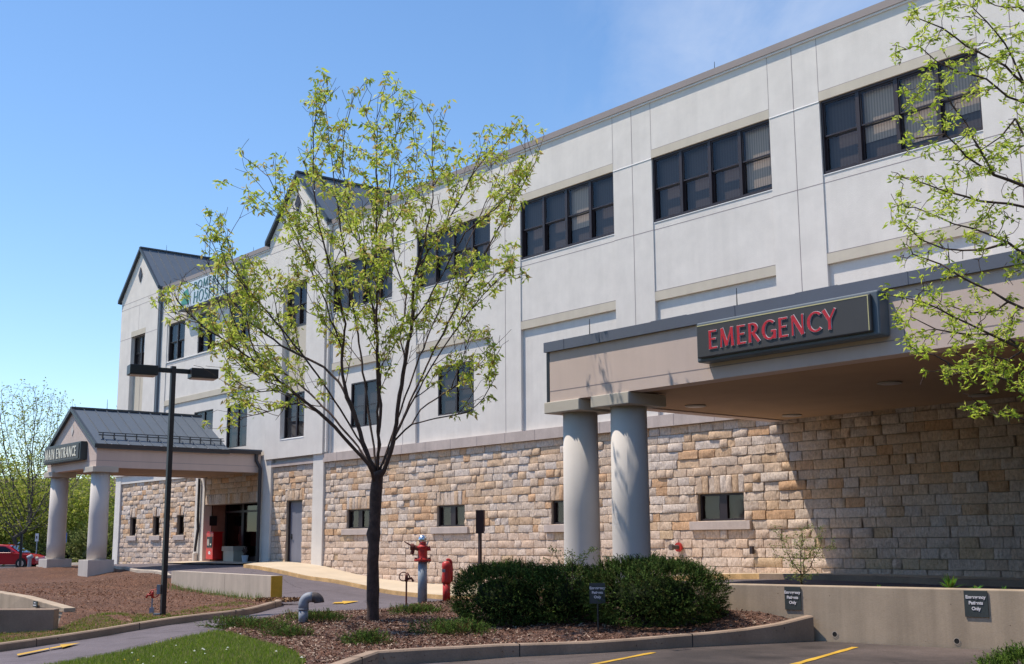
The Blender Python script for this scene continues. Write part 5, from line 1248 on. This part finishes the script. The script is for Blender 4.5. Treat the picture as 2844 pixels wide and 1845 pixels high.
for px, py, z, rx, ry, rz, n, lab in ((690, 1748, -1.46, 1.25, .42, .08, 13000, 'long low juniper patch along the road edge, left of the grey vent pipe'), (880, 1725, -1.42, .75, .5, .10, 9000, 'low juniper patch right of the grey vent pipe'),
     (800, 1762, -1.42, .55, .32, .08, 6000, 'small low juniper patch in front of the grey vent pipe'), (1160, 1706, -1.35, .68, .4, .08, 8000, 'low juniper patch at the foot of the rusty yard hydrant'),
     (1262, 1752, -1.36, .72, .5, .13, 12000, 'dark spreading juniper between the tree and the bushes'), (1020, 1787, -1.4, .40, .3, .11, 6000, 'small dark juniper tuft near the lawn edge')):
    p = gp(px, py, z); shrub('juniper_patch', p, rx, ry, rz, n, lab, 'groundcover', JC, 'low juniper patches', blade=.045, lump=.3, flat_=.2, shell=.15, upb=.1, width=.22, core=False)
p = atd(3000, 1850, 11.2); p[2] = -1.50; shrub('corner_juniper', p, .98, .60, .24, 24000, 'bright green low juniper at the lower right corner', 'bush', [(.09, .15, .02), (.13, .20, .03), (.07, .12, .02)], blade=.045, lump=.10, width=.2)
for px, dep, lab in ((285, 62, 'olive hedge bush beyond the canopy columns'), (345, 66, 'olive hedge bush beside the building corner'), (150, 80, 'olive hedge bush behind the red sedan')):
    p = atd(px, 1570, dep); p[2] = -1.47; shrub('hedge_bush', p, 2.6, 1.4, 1.0, 5000, lab, 'bush', [(.16, .19, .05), (.12, .15, .04), (.20, .21, .07)], 'hedge bushes of the car park', blade=.25, width=.4)
# plants on the retaining wall ---------------------------------
def feathery(P, h, w, n, label):
    o = empty('weed_shrub', tuple(P), label, 'plant'); nodes.clear(); par.clear(); add_chain([P, P+up*h*.12], -1)
    att = [P+rr*R.gauss(0, w*.5)*(.35+k_)+ff*R.gauss(0, w*.35)+up*h*(.15+.85*k_) for k_ in [R.random() for _ in range(n)]]
    N_, P_ = colonize(nodes, par, att, h*.045, h*.6, h*.06, 40, (0, 0, .35), .15); rd, _c2 = radii(N_, P_, .0022, 2.1); wood('stems', N_, P_, rd, 'soil', o, 4)
    leaves('leaves', N_[(rd < .006)], .030, 6, [(.20, .30, .05), (.28, .34, .08), (.13, .22, .04), (.35, .33, .12)], o, spread=.022, droop=0, width=.45)
Pw = wall_pt(2190, 1640)+np.array((nn[0], nn[1], 0))*.42; Pw[2] = -.80; feathery(Pw, 1.02, .42, 190, 'feathery weed shrub with small yellow green leaves behind the retaining wall')
P = atd(1590, 1640, 18.9); feathery(P, .62, .30, 70, 'light leafy seedling sprouting through the middle evergreen bush')
def blades(P, n, ln, w, label):
    o = empty('leafy_weed', tuple(P), label, 'plant', 'weeds on the retaining wall'); b = MB()
    for i in range(n):
        a = R.uniform(0, 6.28); el_ = R.uniform(.45, 1.35); d1 = np.array((math.cos(a)*math.cos(el_), math.sin(a)*math.cos(el_), math.sin(el_))); s = unit(np.cross(d1, up)); l_ = ln*R.uniform(.6, 1.1)
        q = [P, P+d1*l_*.5, P+d1*l_-up*l_*.15*math.cos(el_)]; c = (.10*R.uniform(.7, 1.5), .24*R.uniform(.7, 1.4), .03)
        b.add([q[0]-s*w*.2, q[0]+s*w*.2, q[1]+s*w, q[1]-s*w], [(0, 1, 2, 3)], c); b.add([q[1]-s*w, q[1]+s*w, q[2]], [(0, 1, 2)], c)
    b.build('leaves', 'leaf', o, vcol=True)
for px, n, ln, w, lab in ((2617, 34, .27, .020, 'clump of long green leaves rising behind the retaining wall'), (2690, 9, .17, .014, 'thin sprouting weed right of the long leaved clump'), (2768, 7, .12, .012, 'tiny weed at the far right of the retaining wall top'), (2415, 6, .08, .012, 'tiny weed at the middle of the retaining wall top')):
    P = wall_pt(px, 1640)+np.array((nn[0], nn[1], 0))*.30; P[2] = -.70; blades(P, n, ln, w, lab)
# grass, flowers, mulch chips ----------------------------------
def scatter(poly, n, hole=None):
    A = np.array(poly)[:, :2]; lo, hi = A.min(0), A.max(0); out = []; 
    while len(out) < n:
        G = lo+(hi-lo)*NR.random((n*3, 2)); k = inside(G, poly)
        if hole is not None: k &= ~inside(G, hole)
        out += list(G[k])
    return np.array(out[:n])
def blades_np(name, XY, dz, ln, w, cols, lean=.35, **kw):
    n = len(XY); z = H(XY)+dz; base = np.c_[XY, z]; d = np.c_[NR.normal(0, lean, (n, 2)), np.ones(n)]; d = unit(d); s = unit(np.cross(d, NR.normal(0, 1, (n, 3)))); l_ = ln*NR.uniform(.5, 1.4, (n, 1))
    V = np.stack([base-s*w*.5, base+s*w*.5, base+d*l_], 1).reshape(-1, 3); C = np.array(cols)[NR.integers(0, len(cols), n)]*NR.uniform(.7, 1.25, (n, 1))
    return np_build(name, V, np.arange(3*n).reshape(-1, 3), C, 'grassblade', None, kind='stuff', **kw)
GR = [(.19, .29, .02), (.25, .35, .03), (.13, .21, .02), (.33, .37, .09), (.34, .30, .13)]
blades_np('grass', scatter(lawn, 60000), .08, .06, .012, GR)
strip_poly = [(-27.2, 14.0), (-24.9, 13.2), (-23.3, 11.6), (-23.05, 10.7), (-22.5, 9.3), (-21.3, 7.4), (-20.75, 6.3), (-19.5, 3.6), (-26, 1.2), (-28, 2.0), (-23.25, 8.0), (-24.6, 9.4), (-25.3, 10.3), (-26.4, 12.2), (-27.4, 13.6)]
SG = scatter(strip_poly, 52000); edge = np.array([(-23.3, 11.6)])
keepm = NR.random(len(SG)) < np.clip(1.25-((SG[:, 1]-9.0)/6.5)*.9, .12, 1); SG = SG[keepm]
nzv = np.sin(SG[:, 0]*3.1+SG[:, 1]*1.7)+np.sin(SG[:, 0]*1.3-SG[:, 1]*4.3); SG = SG[(SG[:, 1] < 9.4) | (nzv > -.1)]
blades_np('grass', SG, .06, .055, .012, GR)
for A_, n_, m_ in ((left_bed, 26000, [(.14, .062, .034), (.20, .10, .06), (.10, .042, .025), (.32, .21, .14), (.19, .08, .04)]), (island, 36000, [(.15, .078, .055), (.22, .125, .09), (.10, .048, .035), (.40, .30, .23), (.14, .07, .045)])):
    XY = scatter(A_, n_); XY = XY[(XY[:, 0] > -38)]; n = len(XY); base = np.c_[XY, H(XY)+.085+NR.uniform(0, .012, n)]
    d = unit(np.c_[NR.normal(0, 1, (n, 2)), NR.normal(0, .35, n)]); s = unit(np.cross(d, np.array([0, 0, 1.])+NR.normal(0, .4, (n, 3)))); l_ = NR.uniform(.010, .036, (n, 1)); w = NR.uniform(.004, .012, (n, 1))
    V = np.stack([base-d*l_-s*w, base+d*l_-s*w*.6, base+d*l_+s*w, base-d*l_+s*w*.7], 1).reshape(-1, 3)
    np_build('mulch_chips', V, np.arange(4*n).reshape(-1, 4), np.array(m_)[NR.integers(0, len(m_), n)]*NR.uniform(.7, 1.3, (n, 1)), 'chip', None, kind='stuff')
b = MB()
for x, y in scatter(lawn, 50):
    z_ = h1(x, y)+.13; r_ = R.uniform(.010, .020); c = (.75, .75, .66) if R.random() < .6 else (.72, .50, .03); b.add([(x+r_*math.cos(a), y+r_*math.sin(a), z_+r_*.3*(i % 2)) for i, a in enumerate(np.arange(6)*1.047)]+[(x, y, z_+r_)], [(i, (i+1) % 6, 6) for i in range(6)], c)
b.build('dandelions', 'chip', None, vcol=True, kind='stuff', center=False)
b = MB()
for i in range(420):
    u = R.random(); x, y = -35.4+7.3*u+R.gauss(0, .05), 15.72-.70*u-abs(R.gauss(0, .16)); z_ = h1(x, y)+.06; hh = R.uniform(.05, .22)
    b.add([(x-.015, y, z_), (x+.015, y, z_), (x+R.gauss(0, .05), y+R.gauss(0, .04), z_+hh)], [(0, 1, 2)], (.13*R.uniform(.6, 1.4), .20, .04))
b.build('weeds', 'grassblade', None, vcol=True, kind='stuff', center=False)
# leaf litter piled on the kerb end
XY = np.array([(-26.6+R.gauss(0, .45), 14.6+R.gauss(0, .16)-.02) for _ in range(1500)]); n = len(XY); base = np.c_[XY, H(XY)+.08+NR.uniform(0, .07, n)]; d = unit(NR.normal(0, 1, (n, 3))); s = unit(np.cross(d, NR.normal(0, 1, (n, 3))))
V = np.stack([base-d*.03-s*.012, base+d*.03-s*.012, base+d*.03+s*.012, base-d*.03+s*.012], 1).reshape(-1, 3)
np_build('leaf_litter', V, np.arange(4*n).reshape(-1, 4), np.array([(.26, .14, .07), (.16, .08, .05), (.34, .22, .12)])[NR.integers(0, 3, n)], 'chip', None, kind='stuff')
# ------------------------------------------------------------------ unseen trees added behind the viewer to block low sky light
pts = []
for (xa, ya), (xb, yb) in (((-62, -34), (46, -34)), ((46, -34), (46, 14))):
    ln_ = math.hypot(xb-xa, yb-ya); n = int(ln_*55); u = NR.random(n); dd = NR.normal(0, 2.2, (n, 2)); zz = NR.random(n)**.8
    top = 9.5+2.2*np.sin(u*ln_*.33)+1.3*np.sin(u*ln_*.9+1); pts.append(np.c_[xa+(xb-xa)*u+dd[:, 0], ya+(yb-ya)*u+dd[:, 1], -1.4+zz*top])
pts = np.concatenate(pts)
leaves('unseen_tree_screen', pts, 1.5, 5, [(.10, .15, .03), (.14, .20, .04), (.08, .11, .03), (.18, .22, .06)], None, spread=.7, droop=.1, width=.8, kind='stuff')
# ------------------------------------------------------------------ cars
def car(P, heading, paint, label, L_=4.6, W_=1.75, Hh=1.42):
    o = empty('parked_car', tuple(P), label, 'car', 'cars in the car park'); fx = np.array((math.cos(heading), math.sin(heading), 0)); fy = np.array((-fx[1], fx[0], 0)); P = np.array(P, float)
    q = lambda x, y, z: P+fx*x+fy*y+up*z
    lo = [(-2.25, .28), (-2.28, .55), (-2.22, .82), (-1.75, .93), (-.9, .95), (.75, .93), (1.75, .80), (2.2, .66), (2.3, .48), (2.25, .28)]
    b = MB(); secs = [(-W_/2+.06, .93), (-W_/2, 1.0), (W_/2, 1.0), (W_/2-.06, .93)]; n = len(lo); vs = []
    for y, k in secs: vs += [q(x*(1 if k == 1 else .985), y*(1 if k == 1 else 1), z if z < .6 else z*(1 if k == 1 else .99)) for x, z in lo]
    fs = []
    for s_ in range(3):
        for i in range(n): fs.append((s_*n+i, s_*n+(i+1) % n, (s_+1)*n+(i+1) % n, (s_+1)*n+i))
    fs.append(tuple(range(n))); fs.append(tuple(3*n+i for i in range(n-1, -1, -1))); b.add(vs, fs); body = b.build('body', paint, o); bevel(body, .05, 3)
    cab = [(-1.95, .90, .80), (-1.25, Hh-.07, .62), (-.6, Hh, .58), (.1, Hh-.01, .58), (.45, Hh-.07, .60), (1.25, .88, .76)]
    b = MB(); vs = [q(x, -y, z) for x, z, y in cab]+[q(x, y, z) for x, z, y in cab]; n = len(cab); b.add(vs, [tuple(range(n)), tuple(range(2*n-1, n-1, -1))]+[(i, i+n, (i+1) % n+n, (i+1) % n) for i in range(n)]); bevel(b.build('roof', paint, o), .04, 2)
    for s_ in (-1, 1):
        for pts in ([(-1.62, .97), (-1.18, Hh-.14), (-.42, Hh-.09), (-.42, .97)], [(-.34, .97), (-.34, Hh-.09), (.32, Hh-.13), (1.0, .95)]):
            b = MB(); P3 = [q(x, s_*(.82-(z-.9)*.40), z) for x, z in pts]; b.prism(P3, fy*s_*.012); b.build('side_window', 'glassdark', o)
        for x in (-1.4, 1.4):
            b = MB(); c = q(x, s_*(W_/2-.10), .31); b.tube([c-fy*.1, c+fy*.11], .32, 20); wh = b.build('wheel', 'tyre', o); b = MB(); b.tube([c-fy*.02, c+fy*s_*.125], .19, 14); b.build('rim', 'chrome', wh)
        b = MB(); b.tube([q(.78, s_*.86, .98), q(.85, s_*.98, 1.0)], [.06, .08], 8); b.build('mirror', paint, o)
        b = MB(); b.obox(q(2.17, s_*.62, .60), fx, fy, up, .07, .16, 0, .1); b.build('headlight', 'chrome', o)
        b = MB(); b.obox(q(-2.2, s_*.66, .68), fx, fy, up, .06, .14, 0, .12); b.build('tail_light', 'redgloss', o)
    for pts in ([(.50, Hh-.09, .56), (1.2, .92, .72)], [(-1.3, Hh-.10, .57), (-1.9, .93, .74)]):
        (xa, za, ya), (xb, zb_, yb_) = pts; b = MB(); k = .012*(1 if xa > 0 else -1); e = np.array((fx[0]*k, fx[1]*k, .015)); b.add([q(xa, -ya, za)+e*2, q(xa, ya, za)+e*2, q(xb, yb_, zb_)+e*2, q(xb, -yb_, zb_)+e*2], [(0, 1, 2, 3)]); b.build('windscreen', 'glassdark', o)
    return o
hd = math.atan2(rr[1], rr[0])
P = atd(12, 1570, 71.5); P[2] = -1.42; car(P, hd-.06, 'carred', 'red sedan parked side on behind the mulch slope')
P = atd(78, 1560, 90); P[2] = -1.2; car(P, hd+2.6, 'carblue', 'blue car parked behind the red sedan bonnet')
P = atd(15, 1560, 92); P[2] = -1.2; car(P, hd+.1, 'carsilver', 'silver blue car just showing over the red sedan roof')
def post_sign(px, dep, y0_, y1_, w, mat, label, name='parking_sign', h=None):
    T = atd(px, y0_, dep); B_ = atd(px, y1_, dep); g = -1.47; o = empty(name, (T[0], T[1], g), label, 'sign', 'signs in the car park')
    b = MB(); b.tube([(T[0], T[1], g), T], .035, 6); b.build('post', 'galv', o)
    if w: b = MB(); b.obox(np.array((T[0], T[1], B_[2]))-ff*.05, rr, ff, up, w/2, .02, 0, T[2]-B_[2]); b.build('sign_plate', mat, o); return o, T, B_
o, T_, B_ = post_sign(104, 76, 1482, 1504, .20, 'letterwhite', 'small white sign on a post above the blue car')
b = MB(); b.obox(np.array((T_[0], T_[1], (T_[2]+B_[2])/2-.08))-ff*.085, rr, ff, up, .03, .01, 0, .16); b.build('arrow', 'black', o)
post_sign(182, 70, 1480, 1515, .22, 'bluesign', 'tall blue sign between the canopy columns')
P = atd(55, 1578, 60); b = MB(); b.obox((P[0], P[1], h1(P[0], P[1])-.3 if P[0] > -60 else -1.5), rr, ff, up, .05, .05, 0, 2.0); b.build('bollard_post', 'lampblack', label='thin dark post in front of the red sedan', cat='post')
P = atd(81, 1578, 58); o = empty('ticket_post', (P[0], P[1], -1.3), 'short grey post with hooded top in front of the red sedan', 'post')
b = MB(); b.tube([(P[0], P[1], -1.6), (P[0], P[1], -.66)], .09, 10); b.build('post', 'greypipe', o); b = MB(); b.tube([np.array((P[0], P[1], -.66))-rr*.1, np.array((P[0], P[1], -.56))+rr*.12], .1, 10); b.build('hood', 'galv', o)
# ------------------------------------------------------------------ sky, sun, camera
world = bpy.data.worlds.new('World'); scene.world = world; world.use_nodes = True
nt = world.node_tree; bg = nt.nodes['Background']
sky = nt.nodes.new('ShaderNodeTexSky'); sky.sky_type = 'NISHITA'; sky.sun_disc = False
LX, LY = .40, .35
el = math.atan(1/math.hypot(LX, LY)); sky.sun_elevation = el; sky.sun_rotation = math.atan2(-LX, -LY); sky.air_density = .95; sky.dust_density = .0; sky.ozone_density = 2.8
tc = nt.nodes.new('ShaderNodeTexCoord'); mp = nt.nodes.new('ShaderNodeMapping'); mp.inputs['Rotation'].default_value = (.3, .5, .6); mp.inputs['Scale'].default_value = (1.6, 4.2, 3.0); mp.inputs['Location'].default_value = (.9, .2, 1.3)
L(nt, tc.outputs['Generated'], mp.inputs['Vector'])
nz = nt.nodes.new('ShaderNodeTexNoise'); nz.inputs['Scale'].default_value = 2.2; nz.inputs['Detail'].default_value = 8; nz.inputs['Roughness'].default_value = .6; nz.inputs['Distortion'].default_value = .5; L(nt, mp.outputs['Vector'], nz.inputs['Vector'])
cr0 = ramp(nt, nz.outputs['Fac'], [(.38, (0, 0, 0)), (.72, (.75, .75, .75))])
# the thin cloud bank stands over the roof, high in the north-west
wd = ray(2250, 150); wd = wd/np.linalg.norm(wd)
dp = nt.nodes.new('ShaderNodeVectorMath'); dp.operation = 'DOT_PRODUCT'; dp.inputs[1].default_value = tuple(float(q) for q in wd); L(nt, tc.outputs['Generated'], dp.inputs[0])
mk = ramp(nt, dp.outputs['Value'], [(.972, (0, 0, 0)), (.999, (.8, .8, .8))]); mk.color_ramp.interpolation = 'EASE'
cl = mixc(nt, cr0.outputs['Color'], mk.outputs['Color'], 1.0, 'MULTIPLY')
class _C: outputs = {'Color': cl}
cr = _C
hsv = nt.nodes.new('ShaderNodeHueSaturation'); hsv.inputs['Saturation'].default_value = 1.10; hsv.inputs['Value'].default_value = 1.52
L(nt, sky.outputs[0], hsv.inputs['Color'])
col = mixc(nt, hsv.outputs['Color'], (5.2, 6.0, 7.6), cr.outputs['Color'])
L(nt, col, bg.inputs['Color']); bg.inputs['Strength'].default_value = .12
sd = bpy.data.lights.new('sun', 'SUN'); sd.energy = 4.9; sd.angle = math.radians(.5); sd.color = (1, .905, .77)
so = bpy.data.objects.new('sun', sd); COL.objects.link(so); so.location = (0, 0, 40)
so.rotation_euler = Vector((LX, LY, -1)).to_track_quat('-Z', 'Y').to_euler()
cd = bpy.data.cameras.new('camera'); cam = bpy.data.objects.new('camera', cd); COL.objects.link(cam); scene.camera = cam
cd.sensor_width = 36; cd.sensor_fit = 'HORIZONTAL'; cd.lens = 36*F/2844; cd.clip_start = .1; cd.clip_end = 3000
m = Matrix(((_r[0], _u[0], -_d[0], 0), (_r[1], _u[1], -_d[1], 0), (_r[2], _u[2], -_d[2], 0), (0, 0, 0, 1))); cam.matrix_world = m
scene.view_settings.view_transform = 'Standard'; scene.view_settings.look = 'None'; scene.view_settings.gamma = 1; scene.view_settings.exposure = 0.08
scene.cycles.max_bounces = 6; scene.cycles.diffuse_bounces = 2; scene.cycles.transparent_max_bounces = 12; scene.cycles.use_denoising = True
